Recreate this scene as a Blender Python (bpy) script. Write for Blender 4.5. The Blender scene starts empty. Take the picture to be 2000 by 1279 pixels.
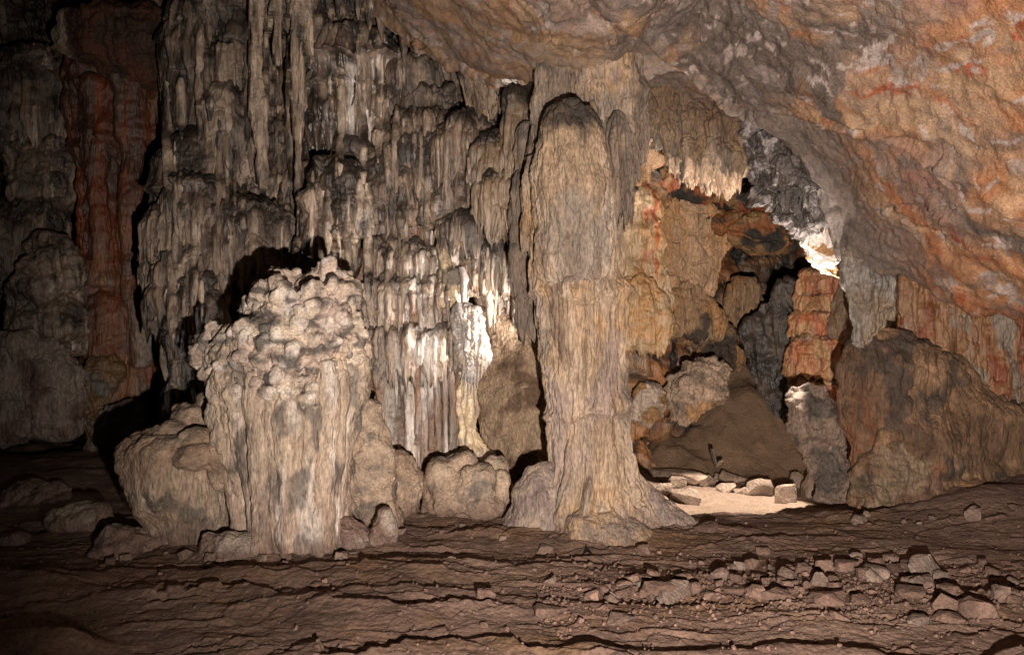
import bpy, bmesh, math, random
import numpy as np

# ------------------------------------------------------------------ basics
F, CX, CY, H = 1570.0, 1000.0, 639.5, 1.6      # focal length in photo pixels, eye height
C = bpy.context.scene.collection
rng = np.random.RandomState(7)
random.seed(7)


def W(u, v, y):
    return np.stack([(np.asarray(u) - CX) / F * y, y + 0 * np.asarray(u), H + (CY - np.asarray(v)) / F * y], -1)


# ------------------------------------------------------------------ noise
_perm = np.random.RandomState(1).permutation(4096).astype(np.int32)
_g3 = np.random.RandomState(2).normal(size=(4096, 3))
_g3 = (_g3 / np.linalg.norm(_g3, axis=1)[:, None]).astype(np.float32)
_r3 = np.random.RandomState(3).rand(4096, 3).astype(np.float32)


def _h(i, j, k, s):
    return _perm[(_perm[(_perm[(i + s * 131) & 4095] + j) & 4095] + k) & 4095]


def noise(p, s=0):
    """gradient noise, about -1..1; p is (N,3)"""
    p = p.astype(np.float32)
    b = np.floor(p)
    f = p - b
    i = b.astype(np.int32)
    w = f * f * f * (f * (f * 6 - 15) + 10)
    out = 0
    for dx in (0, 1):
        wx = w[:, 0] if dx else 1 - w[:, 0]
        for dy in (0, 1):
            wy = w[:, 1] if dy else 1 - w[:, 1]
            for dz in (0, 1):
                wz = w[:, 2] if dz else 1 - w[:, 2]
                g = _g3[_h(i[:, 0] + dx, i[:, 1] + dy, i[:, 2] + dz, s)]
                out = out + wx * wy * wz * (g[:, 0] * (f[:, 0] - dx) + g[:, 1] * (f[:, 1] - dy) + g[:, 2] * (f[:, 2] - dz))
    return out * 1.5


def fbm(p, o=4, s=0, gain=.5):
    a, t = 1.0, 0
    for k in range(o):
        t = t + a * noise(p * (2.03 ** k), s + k)
        a *= gain
    return t


def ridge(p, o=3, s=0):
    a, t = 1.0, 0
    for k in range(o):
        t = t + a * (1 - np.abs(noise(p * (2.1 ** k), s + k)) * 2)
        a *= .5
    return t / 1.75


def billow(p, s=0):
    """rounded ribs with sharp grooves, 0..1"""
    return np.clip(np.sqrt(np.abs(noise(p, s)) * 1.6 + 1e-4), 0, 1)


def worley(p, s=0):
    """distance to nearest and second nearest point"""
    p = p.astype(np.float32)
    b = np.floor(p)
    f = p - b
    i = b.astype(np.int32)
    d1 = np.full(len(p), 9., np.float32)
    d2 = d1.copy()
    for dx in (-1, 0, 1):
        for dy in (-1, 0, 1):
            for dz in (-1, 0, 1):
                r = _r3[_h(i[:, 0] + dx, i[:, 1] + dy, i[:, 2] + dz, s)]
                d = (r[:, 0] + dx - f[:, 0]) ** 2 + (r[:, 1] + dy - f[:, 1]) ** 2 + (r[:, 2] + dz - f[:, 2]) ** 2
                m = d < d1
                d2 = np.where(m, d1, np.minimum(d2, d))
                d1 = np.where(m, d, d1)
    return np.sqrt(d1), np.sqrt(d2)


def ss(a, b, x):
    t = np.clip((x - a) / (b - a), 0, 1)
    return t * t * (3 - 2 * t)


def smooth1(a, k):
    if k < 2:
        return a
    n = len(a)
    pad = np.concatenate([np.full(k, a[0]) + (a[0] - a[1:k + 1][::-1]) * 0, a, np.full(k, a[-1])])
    ker = np.hanning(2 * k + 1)
    ker /= ker.sum()
    return np.convolve(pad, ker, 'same')[k:k + n]


# ------------------------------------------------------------------ colours (linear base colours)
TAN = np.array((.35, .25, .165))
PALE = np.array((.46, .36, .275))
WHITE = np.array((.72, .66, .61))
GREY = np.array((.255, .222, .195))
DGREY = np.array((.12, .104, .094))
SOOT_SHADE = np.array((.045, .038, .034))  # soot film, also the tone of shade painted on tops
OCHRE = np.array((.42, .25, .115))
RUST = np.array((.33, .085, .028))
ORANGE = np.array((.45, .17, .06))
MUD = np.array((.150, .096, .075))
BROWN = np.array((.14, .085, .052))
CREAM = np.array((.58, .46, .30))


def mixc(a, b, m):
    a = np.broadcast_to(a, (len(m), 3))
    return a + (np.asarray(b) - a) * np.clip(m, 0, 1)[:, None]


def blot(P, f, lo, hi, s=0, stretch=(1, 1, 1), o=4):
    return ss(lo, hi, fbm(P * f * np.array(stretch), o, s))


# ------------------------------------------------------------------ materials
def rock_mat(name, rough=.8, spec=.3, bscale=45., bdist=.012, bstr=.6, streak=.35, var=.35, wet=0., speck=.4):
    m = bpy.data.materials.new(name)
    m.use_nodes = True
    nt = m.node_tree
    N, L = nt.nodes, nt.links
    bs = N['Principled BSDF']
    geo = N.new('ShaderNodeNewGeometry')
    mp = N.new('ShaderNodeMapping')
    mp.inputs['Scale'].default_value = (1, 1, streak)
    L.new(geo.outputs['Position'], mp.inputs['Vector'])
    at = N.new('ShaderNodeAttribute')
    at.attribute_name = 'Col'

    def nz(scale, detail, rgh, vec):
        n = N.new('ShaderNodeTexNoise')
        n.inputs['Scale'].default_value = scale
        n.inputs['Detail'].default_value = detail
        n.inputs['Roughness'].default_value = rgh
        L.new(vec, n.inputs['Vector'])
        return n.outputs['Fac']

    def mr(src, a, b, c, d):
        n = N.new('ShaderNodeMapRange')
        for k, val in zip(('From Min', 'From Max', 'To Min', 'To Max'), (a, b, c, d)):
            n.inputs[k].default_value = val
        L.new(src, n.inputs['Value'])
        return n.outputs['Result']

    def math_(op, a, b):
        n = N.new('ShaderNodeMath')
        n.operation = op
        for k, x in enumerate((a, b)):
            if isinstance(x, (int, float)):
                n.inputs[k].default_value = x
            else:
                L.new(x, n.inputs[k])
        return n.outputs[0]

    v = mp.outputs['Vector']
    n1 = nz(9, 6, .65, v)
    n2 = nz(60, 5, .7, v)
    f = math_('MULTIPLY', mr(n1, .3, .7, 1 - var, 1 + var), mr(n2, .3, .72, 1 - speck, 1 + speck * .8))
    mx = N.new('ShaderNodeVectorMath')
    mx.operation = 'SCALE'
    L.new(at.outputs['Color'], mx.inputs[0])
    L.new(f, mx.inputs['Scale'])
    L.new(mx.outputs[0], bs.inputs['Base Color'])
    b1 = nz(bscale, 7, .68, v)
    vo = N.new('ShaderNodeTexVoronoi')
    vo.inputs['Scale'].default_value = bscale * 1.3
    L.new(v, vo.inputs['Vector'])
    hgt = math_('ADD', b1, math_('MULTIPLY', vo.outputs['Distance'], .35))
    bp = N.new('ShaderNodeBump')
    bp.inputs['Strength'].default_value = bstr
    bp.inputs['Distance'].default_value = bdist
    L.new(hgt, bp.inputs['Height'])
    L.new(bp.outputs[0], bs.inputs['Normal'])
    L.new(mr(n2, .3, .7, rough - wet, min(1, rough + .12)), bs.inputs['Roughness'])
    bs.inputs['Specular IOR Level'].default_value = spec
    return m


M_DRY = rock_mat('dry_limestone', .66, .42, 46, .020, 1., .26, speck=.6)
M_WET = rock_mat('damp_flowstone', .36, .75, 44, .018, 1., .14, wet=.18, speck=.5)
M_WHITE = rock_mat('wet_white_calcite', .34, .6, 55, .008, .5, .2, var=.2, wet=.12, speck=.25)
M_ROOF = rock_mat('ceiling_rock', .66, .38, 58, .012, .9, 1., var=.3, speck=.45)
M_SHARD = rock_mat('glassy_grey_rock', .32, .6, 26, .03, .9, .8, wet=.18)
M_MUD = rock_mat('cave_mud', .85, .25, 26, .02, .8, 1., var=.2, speck=.35)
M_STONE = rock_mat('mud_coated_stone', .88, .22, 30, .022, .9, 1., var=.35, speck=.45)
M_POP = rock_mat('popcorn_calcite', .65, .4, 46, .018, .85, 1., var=.35, speck=.5)


# ------------------------------------------------------------------ mesh helpers
def mesh_np(name, V, Fq, col, mat, origin=(0, 0, 0), parent=None, smooth=True):
    V = np.asarray(V, np.float32) - np.asarray(origin, np.float32)
    me = bpy.data.meshes.new(name)
    Fq = np.asarray(Fq, np.int32)
    k = Fq.shape[1]
    me.vertices.add(len(V))
    me.vertices.foreach_set('co', V.ravel())
    me.loops.add(Fq.size)
    me.loops.foreach_set('vertex_index', Fq.ravel())
    me.polygons.add(len(Fq))
    me.polygons.foreach_set('loop_start', np.arange(0, Fq.size, k, dtype=np.int32))
    me.polygons.foreach_set('use_smooth', np.full(len(Fq), smooth))
    me.update(calc_edges=True)
    if col is not None:
        ca = me.color_attributes.new('Col', 'FLOAT_COLOR', 'POINT')
        c4 = np.ones((len(V), 4), np.float32)
        c4[:, :3] = np.clip(col, 0.004, .95)
        ca.data.foreach_set('color', c4.ravel())
    me.materials.append(mat)
    o = bpy.data.objects.new(name, me)
    C.objects.link(o)
    o.location = origin if parent is None else np.asarray(origin) - np.asarray(parent.location)
    if parent is not None:
        o.parent = parent
    return o


def tag(o, label, cat, group=None):
    o['label'] = label
    o['category'] = cat
    if group:
        o['group'] = group
    return o


def empty(name, loc, label, cat, group=None):
    o = bpy.data.objects.new(name, None)
    C.objects.link(o)
    o.location = loc
    o.empty_display_size = .2
    return tag(o, label, cat, group)


def grid_normals(P):
    du = np.gradient(P, axis=1)
    dv = np.gradient(P, axis=0)
    n = np.cross(du, dv)
    return n / (np.linalg.norm(n, axis=-1, keepdims=True) + 1e-9)


def grid_faces(nv, nu, wrap=False):
    i = np.arange(nv - 1)[:, None] * nu
    j = np.arange(nu if wrap else nu - 1)[None, :]
    j2 = (j + 1) % nu
    a = np.stack([i + j, i + j2, i + nu + j2, i + nu + j], -1)
    return a.reshape(-1, 4)


RIB = [None]                                                    # 1 on the crest of a drip rib, 0 in the groove


def style_disp(P, t, st, seed):
    """displacement in metres at points P (N,3); t = 0 top .. 1 bottom"""
    d = np.zeros(len(P))
    RIB[0] = np.zeros(len(P))
    q = P + seed * 3.7
    wob = fbm(q * 1.7, 3, seed + 5)
    if 'lump' in st:
        a, f = st['lump']
        d += a * fbm(q * f, 4, seed)
    if 'ledge' in st:
        for (tv, a, hgt) in st['ledge']:                       # a lip with a sharp underside
            x = t - (tv + .035 * wob + .02 * noise(q * 6, seed + 9))
            up = np.where(x < 0, np.exp(x / hgt), np.exp(-(x / (.4 * hgt)) ** 2))
            d += a * up
    if 'ring' in st:                                            # many small horizontal ripples
        a, f = st['ring']
        z = P[:, 2] * f + 1.2 * fbm(q * 2.2, 3, seed + 3) + .5 * noise(q * 9, seed + 4)
        fr = z - np.floor(z)
        d += a * (.5 - fr) * (.6 + .7 * noise(q * 3, seed + 8))
    if 'hood' in st:                                            # arched hoods, one above the other like scales
        a, fx, fz = st['hood']
        best = 0
        for k in (0, 1):
            xx = (q[:, 0] + .3 * q[:, 1] + .12 * wob + .04 * noise(q * 5, seed + 15)) * fx + .5 * k
            ci = np.floor(xx)
            xf = xx - ci - .5
            jit = _r3[(ci.astype(np.int64) * 7 + 13 * k + seed) & 4095]
            zz = q[:, 2] * fz * (.7 + .6 * jit[:, 1]) + 9 * jit[:, 0] + 2.2 * xf ** 2 + .35 * noise(q * 4, seed + 16)
            fr = zz - np.floor(zz)
            am = .35 + .9 * _r3[(ci.astype(np.int64) * 31 + np.floor(zz).astype(np.int64) * 17 + k) & 4095][:, 2]
            pf = np.sqrt(np.clip((1 - fr) / .35, 0, 1)) * ss(0, .05, fr)
            best = np.maximum(best, am * pf * np.clip(1 - (2 * xf) ** 2, 0, 1) ** .5)
        d += a * best
    if 'flute' in st:
        a, f, zs = st['flute']
        w = np.stack([q[:, 0] + .025 * wob, q[:, 1] + .025 * wob, q[:, 2] * zs], -1)
        m = .45 + .55 * ss(-.3, .4, noise(q * np.array((2.3, 2.3, 1.1)), seed + 12))
        RIB[0] = billow(w * f, seed + 1)
        d += a * m * (RIB[0] - .5) + a * .4 * (billow(w * f * 2.3, seed + 2) - .5)
    if 'pop' in st:                                             # rounded cauliflower knobs
        a, f = st['pop'][:2]
        w1, w2 = worley(q * f + .35 * np.stack([wob, -wob, wob], -1), seed)
        k = np.sqrt(np.clip(1 - (w1 / .8) ** 2, 0, 1))
        w3, _ = worley(q * f * 2.4, seed + 1)
        mk = st['pop'][2](t) if len(st['pop']) > 2 else 1
        d += mk * (a * (k - .5) + a * .35 * (np.sqrt(np.clip(1 - (w3 / .8) ** 2, 0, 1)) - .5))
    if 'crack' in st:
        a, f = st['crack']
        w1, w2 = worley(q * f + .25 * wob[:, None], seed + 6)
        d -= a * (1 - ss(0, .12, w2 - w1))
    a, f = st.get('fine', (.006, 14))
    d += a * fbm(q * f * np.array((1, 1, st.get('fz', .5))), 4, seed + 20, .6)
    return d


def loft_np(table, y, dr=.8, na=200, nv=240, st={}, seed=0, sq=1., smooth=.02, cap=True, lean=0., dmin=.04):
    """solid of roughly elliptical sections, outline rows (v, L, R[, y]) in photo pixels at depth y"""
    T = np.array([list(r) + ([y] if len(r) < 4 else []) for r in table], float)
    vv = np.linspace(T[0, 0], T[-1, 0], nv)
    k = int(nv * smooth)
    L = smooth1(np.interp(vv, T[:, 0], T[:, 1]), k)
    R = smooth1(np.interp(vv, T[:, 0], T[:, 2]), k)
    Y = smooth1(np.interp(vv, T[:, 0], T[:, 3]), k)
    hw = np.maximum((R - L) / 2, .3) / F * Y
    cx = ((R + L) / 2 - CX) / F * Y
    z = H + (CY - vv) / F * Y
    t = np.linspace(0, 1, nv)
    if cap:                                                     # round both ends
        e = np.minimum(t, 1 - t) * (z[0] - z[-1])
        r0 = np.minimum(.35 * hw.mean(), .12 * (z[0] - z[-1]))
        hw = hw * np.sqrt(np.clip(1 - (1 - np.clip(e / max(r0, 1e-4), 0, 1)) ** 2, 1e-5, 1))
    hd = np.maximum(hw * dr, np.minimum(hw, dmin))
    a = np.linspace(0, 2 * np.pi, na, endpoint=False)
    ca, sa = np.cos(a), np.sin(a)
    if sq != 1.:
        ca, sa = np.sign(ca) * np.abs(ca) ** sq, np.sign(sa) * np.abs(sa) ** sq
    X = cx[:, None] + hw[:, None] * ca
    Yy = (Y + lean * (t - .5))[:, None] - hd[:, None] * sa
    Z = z[:, None] + 0 * X
    P = np.stack([X, Yy, Z], -1)
    Pw = np.concatenate([P[:, -1:], P, P[:, :1]], 1)
    n = grid_normals(Pw)[:, 1:-1]
    out = np.stack([np.broadcast_to(ca, X.shape), np.broadcast_to(-sa, X.shape), 0 * X], -1)
    sgn = np.sign((n * out).sum(-1).mean())
    n = n * (sgn or 1)
    n[0] = (0, 0, 1)
    n[-1] = (0, 0, -1)
    Pf = P.reshape(-1, 3)
    tt = np.repeat(t, na)
    d = style_disp(Pf, tt, st, seed)
    lim = np.repeat(np.minimum(1, hw / (.10)), na)              # calm where it is thin
    Pf = Pf + n.reshape(-1, 3) * (d * lim)[:, None]
    if 'rag' in st:                                             # ragged lower hem
        a, f = st['rag']
        w = np.stack([Pf[:, 0] * f, Pf[:, 1] * f, 0 * tt + seed], -1)
        Pf[:, 2] += a * ss(.55, 1., tt) * (billow(w, 3) * 1.4 - .7 + .5 * noise(w * 2.7, 5))
    V = np.concatenate([Pf, Pf[:na].mean(0)[None], Pf[-na:].mean(0)[None]])
    fc = grid_faces(nv, na, True)
    j = np.arange(na)
    top = np.stack([np.full(na, nv * na), (j + 1) % na, j, j], -1)
    return V, fc, tt, d, na, nv, (cx, Y, z)


def add_caps(V, fc, na, nv):
    return fc


def loft(name, table, y, colf, mat, parent=None, origin=None, **kw):
    V, fc, tt, d, na, nv, ax = loft_np(table, y, **kw)
    V = V[:-2]
    tt2 = tt
    col = colf(V, tt2, d) if callable(colf) else np.tile(colf, (len(V), 1))
    if origin is None:
        origin = (float(ax[0][-1]), float(ax[1][-1]), float(ax[2][-1])) if parent is None else tuple(parent.location)
    return mesh_np(name, V, fc, col, mat, origin, parent)


def base_of(table, y):
    r = table[-1]
    yy = r[3] if len(r) > 3 else y
    return tuple(float(q) for q in W((r[1] + r[2]) / 2, r[0], yy))


_ico = {}


def ico(n):
    if n not in _ico:
        bm = bmesh.new()
        bmesh.ops.create_icosphere(bm, subdivisions=n, radius=1)
        _ico[n] = (np.array([v.co[:] for v in bm.verts]), np.array([[v.index for v in f.verts] for f in bm.faces]))
        bm.free()
    return _ico[n]


def blob(name, balls, colf, mat, voxel=.015, st={}, seed=0, parent=None, origin=None, extra=None, rnd=2):
    """balls: (x,y,z,rx,ry,rz) in metres; united into one skin, then weathered"""
    V0, F0 = ico(3)
    Vs, Fs, n = [], [], 0
    for b in balls:
        Vs.append(V0 * np.array(b[3:6]) + np.array(b[:3]))
        Fs.append(F0 + n)
        n += len(V0)
    if extra is not None:
        for (ev, ef) in extra:
            q = ef
            tri = np.concatenate([q[:, [0, 1, 2]], q[:, [0, 2, 3]]])
            Vs.append(ev)
            Fs.append(tri + n)
            n += len(ev)
    o = mesh_np(name + '_tmp', np.concatenate(Vs), np.concatenate(Fs), None, mat)
    md = o.modifiers.new('r', 'REMESH')
    md.mode = 'VOXEL'
    md.voxel_size = voxel
    if rnd:
        sm = o.modifiers.new('s', 'SMOOTH')
        sm.iterations = rnd
    dg = bpy.context.evaluated_depsgraph_get()
    me = o.evaluated_get(dg).to_mesh()
    nv = len(me.vertices)
    V = np.empty(nv * 3, np.float32)
    me.vertices.foreach_get('co', V)
    N = np.empty(nv * 3, np.float32)
    me.vertex_normals.foreach_get('vector', N)
    nl = np.empty(len(me.polygons), np.int32)
    me.polygons.foreach_get('loop_total', nl)
    fi = np.empty(len(me.loops), np.int32)
    me.loops.foreach_get('vertex_index', fi)
    V, N = V.reshape(-1, 3), N.reshape(-1, 3)
    fi = fi.reshape(-1, 4)
    bpy.data.objects.remove(o)
    z0, z1 = V[:, 2].min(), V[:, 2].max()
    t = (z1 - V[:, 2]) / (z1 - z0)
    d = style_disp(V, t, st, seed)
    V = V + N * d[:, None]
    col = colf(V, t, d) if callable(colf) else np.tile(colf, (len(V), 1))
    if origin is None:
        origin = (float(V[:, 0].mean()), float(V[:, 1].mean()), float(V[:, 2].min())) if parent is None else tuple(parent.location)
    return mesh_np(name, V, fi, col, mat, origin, parent)


def ball(u, v, y, r, ry=None, rz=None):
    p = W(u, v, y)
    s = y / F
    return (p[0], p[1], p[2], r * s, (ry or r) * s, (rz or r) * s)


# ------------------------------------------------------------------ colour recipes
def c_grey(P, t, d, s=0, dark=0., warm=0.):
    c = mixc(GREY * .8, DGREY * .5, blot(P, 1.6, -.3, .4, s))
    c = mixc(c, np.array((.23, .165, .12)), blot(P, 1.1, -.1, .4, s + 2) * (.6 + warm))
    c = mixc(c, PALE * .95, blot(P, 8, .08, .5, s + 1, (1, 1, .1)) * .85)
    c = mixc(c, WHITE, blot(P, 11, .32, .6, s + 4, (1, 1, .07)) * ss(-.1, .4, noise(P * 1.3, s + 6)))  # thin white streaks, painted in part for wet highlights
    c = mixc(c, SOOT_SHADE * .5, blot(P, 3.2, .05, .5, s + 7) * .8)
    c = mixc(c, PALE * 1.25, ss(.55, .85, RIB[0]) * ss(-.1, .35, noise(P * 1.6 * np.array((1, 1, .5)), s + 8)) * .75)
    c = mixc(c, np.array((.035, .028, .024)), blot(P, .75, -.05, .4, s + 9, (1, 1, 1.2)) * .8)  # broad dark areas painted in place of shadowed recesses
    return c * np.array((.78, .73, .69))


def c_tan(P, t, d, s=0):
    c = mixc(TAN * .92, PALE, blot(P, 5, -.1, .6, s, (1, 1, .2)))
    c = mixc(c, OCHRE * .8, blot(P, 4, .1, .6, s + 1, (1, 1, .25)) * .5)
    c = mixc(c, GREY * .8, blot(P, 3.2, -.05, .5, s + 2, (1, 1, .4)) * .75)
    return mixc(c, np.array((.17, .12, .09)), blot(P, 7, .1, .55, s + 3, (1, 1, .15)) * .7)


def c_white(P, t, d, s=0):
    c = mixc(WHITE, PALE, blot(P, 3, -.2, .5, s, (1, 1, .3)))
    return mixc(c, GREY, blot(P, 2.2, .15, .6, s + 1) * .8)


def c_rust(P, t, d, s=0):
    c = mixc(np.array((.20, .07, .03)), np.array((.09, .04, .025)), blot(P, 2.2, -.3, .4, s, (1, 1, .2)))
    c = mixc(c, RUST * .75, blot(P, 5, .1, .6, s + 1, (1, 1, .1)) * .7)
    c = mixc(c, DGREY, blot(P, 3, .15, .5, s + 2, (1, 1, .3)) * .6)
    return c


def muddy(cf, top=.22, amt=.85):
    """dried mud on the lowest hand's breadth of a rock"""
    def f(P, t, d):
        z = P[:, 2] + .10 * fbm(P * 5, 3, 44)
        return mixc(cf(P, t, d), MUD * 1.15, (1 - ss(.0, top, z)) * amt)
    return f


# tops of domes carry dark dust and soot, darkened further to paint in their shade
def dust_shaded(cf, amt=.75, upto=.22, s=0, col=SOOT_SHADE * 1.6):
    def f(P, t, d):
        c = cf(P, t, d)
        m = (1 - ss(upto * .55, upto * 1.5, t + .10 * fbm(P * 4, 3, s + 40) + .08 * noise(P * np.array((14, 14, 1.5)), s + 41))) * amt
        return mixc(c, col, m)
    return f


# ------------------------------------------------------------------ floor
def floor_h(x, y):
    x = np.asarray(x, float)
    y = np.asarray(y, float)
    sh = x.shape
    x, y = x.ravel(), y.ravel()
    q = np.stack([x, y, 0 * x], -1)
    h = -.03 + .04 * fbm(q * np.array((.5, .7, 1)), 3, 50)
    h += .02 * fbm(q * np.array((1.2, 3., 1)), 3, 52)
    # mud sheets: gentle rise away from the eye, then a drop
    fade = 1 - ss(8.2, 9.5, y)
    for f, a, s in ((1.7, .048, 60), (4.1, .036, 63), (8.3, .018, 66)):
        w = .8 * fbm(q * np.array((.5, .9, 1)), 4, s) + .16 * fbm(q * np.array((4.5, 4, 1)), 3, s + 1)
        z = y * f + w * f * .55
        fr = z - np.floor(z)
        cell = np.floor(z)
        m = ss(-.05, .4, noise(np.stack([x * .8, cell * 3.7, 0 * x], -1), s + 2))
        saw = np.where(fr < .86, fr / .86, (1 - fr) / .14)
        near = np.clip(1.5 - (y - 4) * .16, .5, 1.6)
        h += a * m * (saw - .4) * fade * near
    h += .008 * fbm(q * 7, 4, 70, .6) + .006 * np.abs(fbm(q * np.array((6, 14, 1)), 3, 72)) * fade
    # step down in front of the stalagmite, heap of earth in the alcove
    h += .05 * np.exp(-((x + 1.0) / 2.2) ** 2 - ((y - 5.15) / .4) ** 2)
    h -= .03 * np.exp(-((x + 1.2) / 1.6) ** 2 - ((y - 5.7) / .25) ** 2)
    h += .02 * np.exp(-((x - .6) / .9) ** 2 - ((y - 6.3) / .9) ** 2)
    h -= .10 * ss(1.2, 1.7, x) * ss(6.9, 7.3, y) * (1 - ss(4.4, 4.9, x))
    r = np.sqrt(((x - 3.2) / 2.45) ** 2 + ((y - 11.6) / 2.75) ** 2)
    h += 1.45 * (1 - ss(0.1, 1.15, r + .10 * fbm(q * .9, 3, 75)))
    h += (.10 * fbm(q * 1.5, 4, 78) + .10 * np.abs(noise(q * np.array((1.8, .5, 1)), 79))) * ss(8.8, 9.6, y)
    h += .55 * ss(6.9, 9.2, y - .4 * fbm(q * .6, 2, 77)) * (1 - ss(-1.6, .4, x)) * .35
    h += .35 * ss(8.3, 9.6, y) * np.exp(-((x - .2) / .9) ** 2)
    h += .3 * ss(3.0, 4.2, x) * ss(5.8, 7.5, y)
    for (bx, by, rx, ry, a) in ((-1.55, 6.0, .62, .42, .10), (-2.35, 6.1, .5, .42, .09), (-1.1, 6.25, .3, .3, .08), (-.4, 6.9, .5, .4, .09), (.55, 6.4, .75, .5, .12), (3.9, 7.3, 1.3, .6, .12), (2.85, 7.6, .3, .3, .08)):
        rr_ = np.sqrt(((x - bx) / rx) ** 2 + ((y - by) / ry) ** 2) + .18 * noise(q * 3.2, 89)
        h += .25 * a * (1 - ss(.75, 1.35, rr_))
    wv = .07 * noise(q * np.array((1.1, 0, 1)), 90) + .03 * noise(q * np.array((4, 0, 1)), 91)
    yr = y - 4.06 - 2.2 * wv + .06 * x
    h += .12 * ss(-.5, 0, yr) * (1 - ss(0, .10, yr)) * ss(.1, 1.0, x + .2 * noise(q * 3, 92)) * (.35 + .9 * ss(-.3, .4, noise(q * np.array((1.3, .2, 1)), 93)))
    yr = y - 4.02 - wv
    h += .12 * ss(-.5, 0, yr) * (1 - ss(0, .10, yr)) * ss(-1.9, -2.3, x)
    yr = y - 4.75 - wv * 1.5 + .12 * x
    h += .03 * ss(-.6, 0, yr) * (1 - ss(0, .08, yr)) * ss(1.6, .6, x)
    return h.reshape(sh)


def build_floor():
    ys = np.concatenate([np.linspace(-1.5, 3.4, 70)[:-1], np.linspace(3.4, 7.6, 640)[:-1], np.linspace(7.6, 13.5, 190)])
    nx = 900
    s = np.linspace(-1, 1, nx)
    X = np.sign(s) * (np.abs(s) * 4.6 + np.abs(s) ** 5 * 5.)
    gx, gy = np.meshgrid(X, ys)
    gz = floor_h(gx, gy)
    P = np.stack([gx, gy, gz], -1)[::-1].reshape(-1, 3)
    c = mixc(MUD, BROWN, blot(P, 1.4, -.2, .5, 80))
    c = mixc(c, MUD * .6, blot(P, 2.3, .05, .5, 82) * .7)
    c = mixc(c, np.array((.21, .145, .115)), blot(P, .8, .05, .5, 83, (1, 2, 1)) * .6)
    c = mixc(c, np.array((.17, .115, .085)), blot(P, 5, .15, .6, 84) * .5)
    c = mixc(c, np.array((.32, .26, .21)), ss(.66, .8, noise(P * 24, 86)) * .5)
    al = ss(1.15, 1.4, P[:, 0]) * ss(6.95, 7.25, P[:, 1]) * (1 - ss(8.3, 8.8, P[:, 1])) * (1 - ss(2.9, 3.2, P[:, 0]))
    c = mixc(c, np.array((.25, .175, .125)), al * .8)
    sand = ss(8.7, 9.3, P[:, 1]) * ss(1.2, 1.9, P[:, 0])
    c = mixc(c, np.array((.19, .125, .078)), sand * .85)
    o = mesh_np('cave_floor', P, grid_faces(len(ys), nx), c, M_MUD)
    o['kind'] = 'structure'
    return o


build_floor()


# ------------------------------------------------------------------ walls (big sheets of rock, set behind the formations)
def sheet(name, us, vs, depth, colf, mat, st, seed, feats=()):
    U, Vv = np.meshgrid(us, vs)
    Y = depth(U, Vv)
    for (dv, L, R, bv, amt) in feats:                           # domed drapes standing proud of the sheet
        cu, hw = (L + R) / 2, (R - L) / 2
        x = (U - cu) / hw
        wv = 10 * np.sin(U * .05 + dv) + 5 * np.sin(U * .13 + bv)
        tt = (Vv - dv) / (bv - dv)
        prof = np.sqrt(np.clip(1 - x * x, 0, 1))
        vert = np.sqrt(np.clip(tt * 3.2, 0, 1)) * (1 - ss(.93, 1.02, tt + wv / (bv - dv) * .4))
        dome = dv + (1 - prof) * (bv - dv) * .45
        t2 = np.clip((Vv - dome) / 40., 0, 1)
        Y = np.minimum(Y, depth(U, Vv) - amt * prof ** .7 * np.clip(vert, 0, 1) * np.sqrt(t2))
    P = W(U, Vv, Y)
    n = grid_normals(P)
    n *= np.sign(-n[..., 1].mean())
    Pf = P.reshape(-1, 3)
    d = style_disp(Pf, np.zeros(len(Pf)) + .5, st, seed)
    Pf = Pf + n.reshape(-1, 3) * d[:, None]
    c = colf(Pf, U.ravel(), Vv.ravel())
    o = mesh_np(name, Pf, grid_faces(len(vs), len(us)), c, mat)
    o['kind'] = 'structure'
    return o


def lin(lo, a, b, hi, n0, n1, n2):
    return np.concatenate([np.linspace(lo, a, n0)[:-1], np.linspace(a, b, n1)[:-1], np.linspace(b, hi, n2)])


def d_main(U, V):
    y = np.interp(U, [-1600, -900, -300, 0, 200, 420, 620, 820, 1000, 1080, 1140], [3.0, 6.5, 9.4, 10.4, 10.3, 8.6, 8.2, 8.3, 8.5, 9.0, 10.4])
    y = y + .15 * np.sin(U * .011) + .5 * ss(-200, 100, U)
    return y * (1 - .10 * ss(250, -500, V) - .22 * ss(-250, -1200, V))


wf = []
r2 = np.random.RandomState(12)
for k in range(150):
    cu, dv = r2.uniform(-250, 1050), r2.uniform(-150, 800)
    hw, hh = r2.uniform(28, 85), r2.uniform(60, 210)
    wf.append((dv, cu - hw, cu + hw, dv + hh, r2.uniform(.12, .4)))


def c_main(P, U, V):
    c = c_grey(P, 0, np.zeros(len(P)), 90)
    c = mixc(c, SOOT_SHADE * .5, blot(P, 1.0, -.1, .5, 95) * .85)
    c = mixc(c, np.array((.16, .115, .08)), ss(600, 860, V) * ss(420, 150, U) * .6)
    c = mixc(c, TAN * .75, ss(880, 1030, U) * .6)
    return c


sheet('cave_wall', lin(-1600, -60, 1090, 1160, 60, 640, 40), lin(-1250, -40, 930, 1060, 60, 560, 40), d_main, c_main, M_WET,
      dict(lump=(.16, 1.3), hood=(.14, 1.7, 1.5), flute=(.11, 8.5, .06), fine=(.02, 14), fz=.12), 4, wf)


def d_alc(U, V):
    y = np.interp(U, [1000, 1150, 1230, 1310, 1450, 1560, 1700, 1850, 2000], [8.7, 8.9, 9.6, 10.3, 11.2, 11.6, 11.0, 10., 9.])
    y = y - 1.0 * ss(520, 260, V) + .5 * ss(700, 560, V) * ss(1380, 1450, U)
    return y


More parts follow.
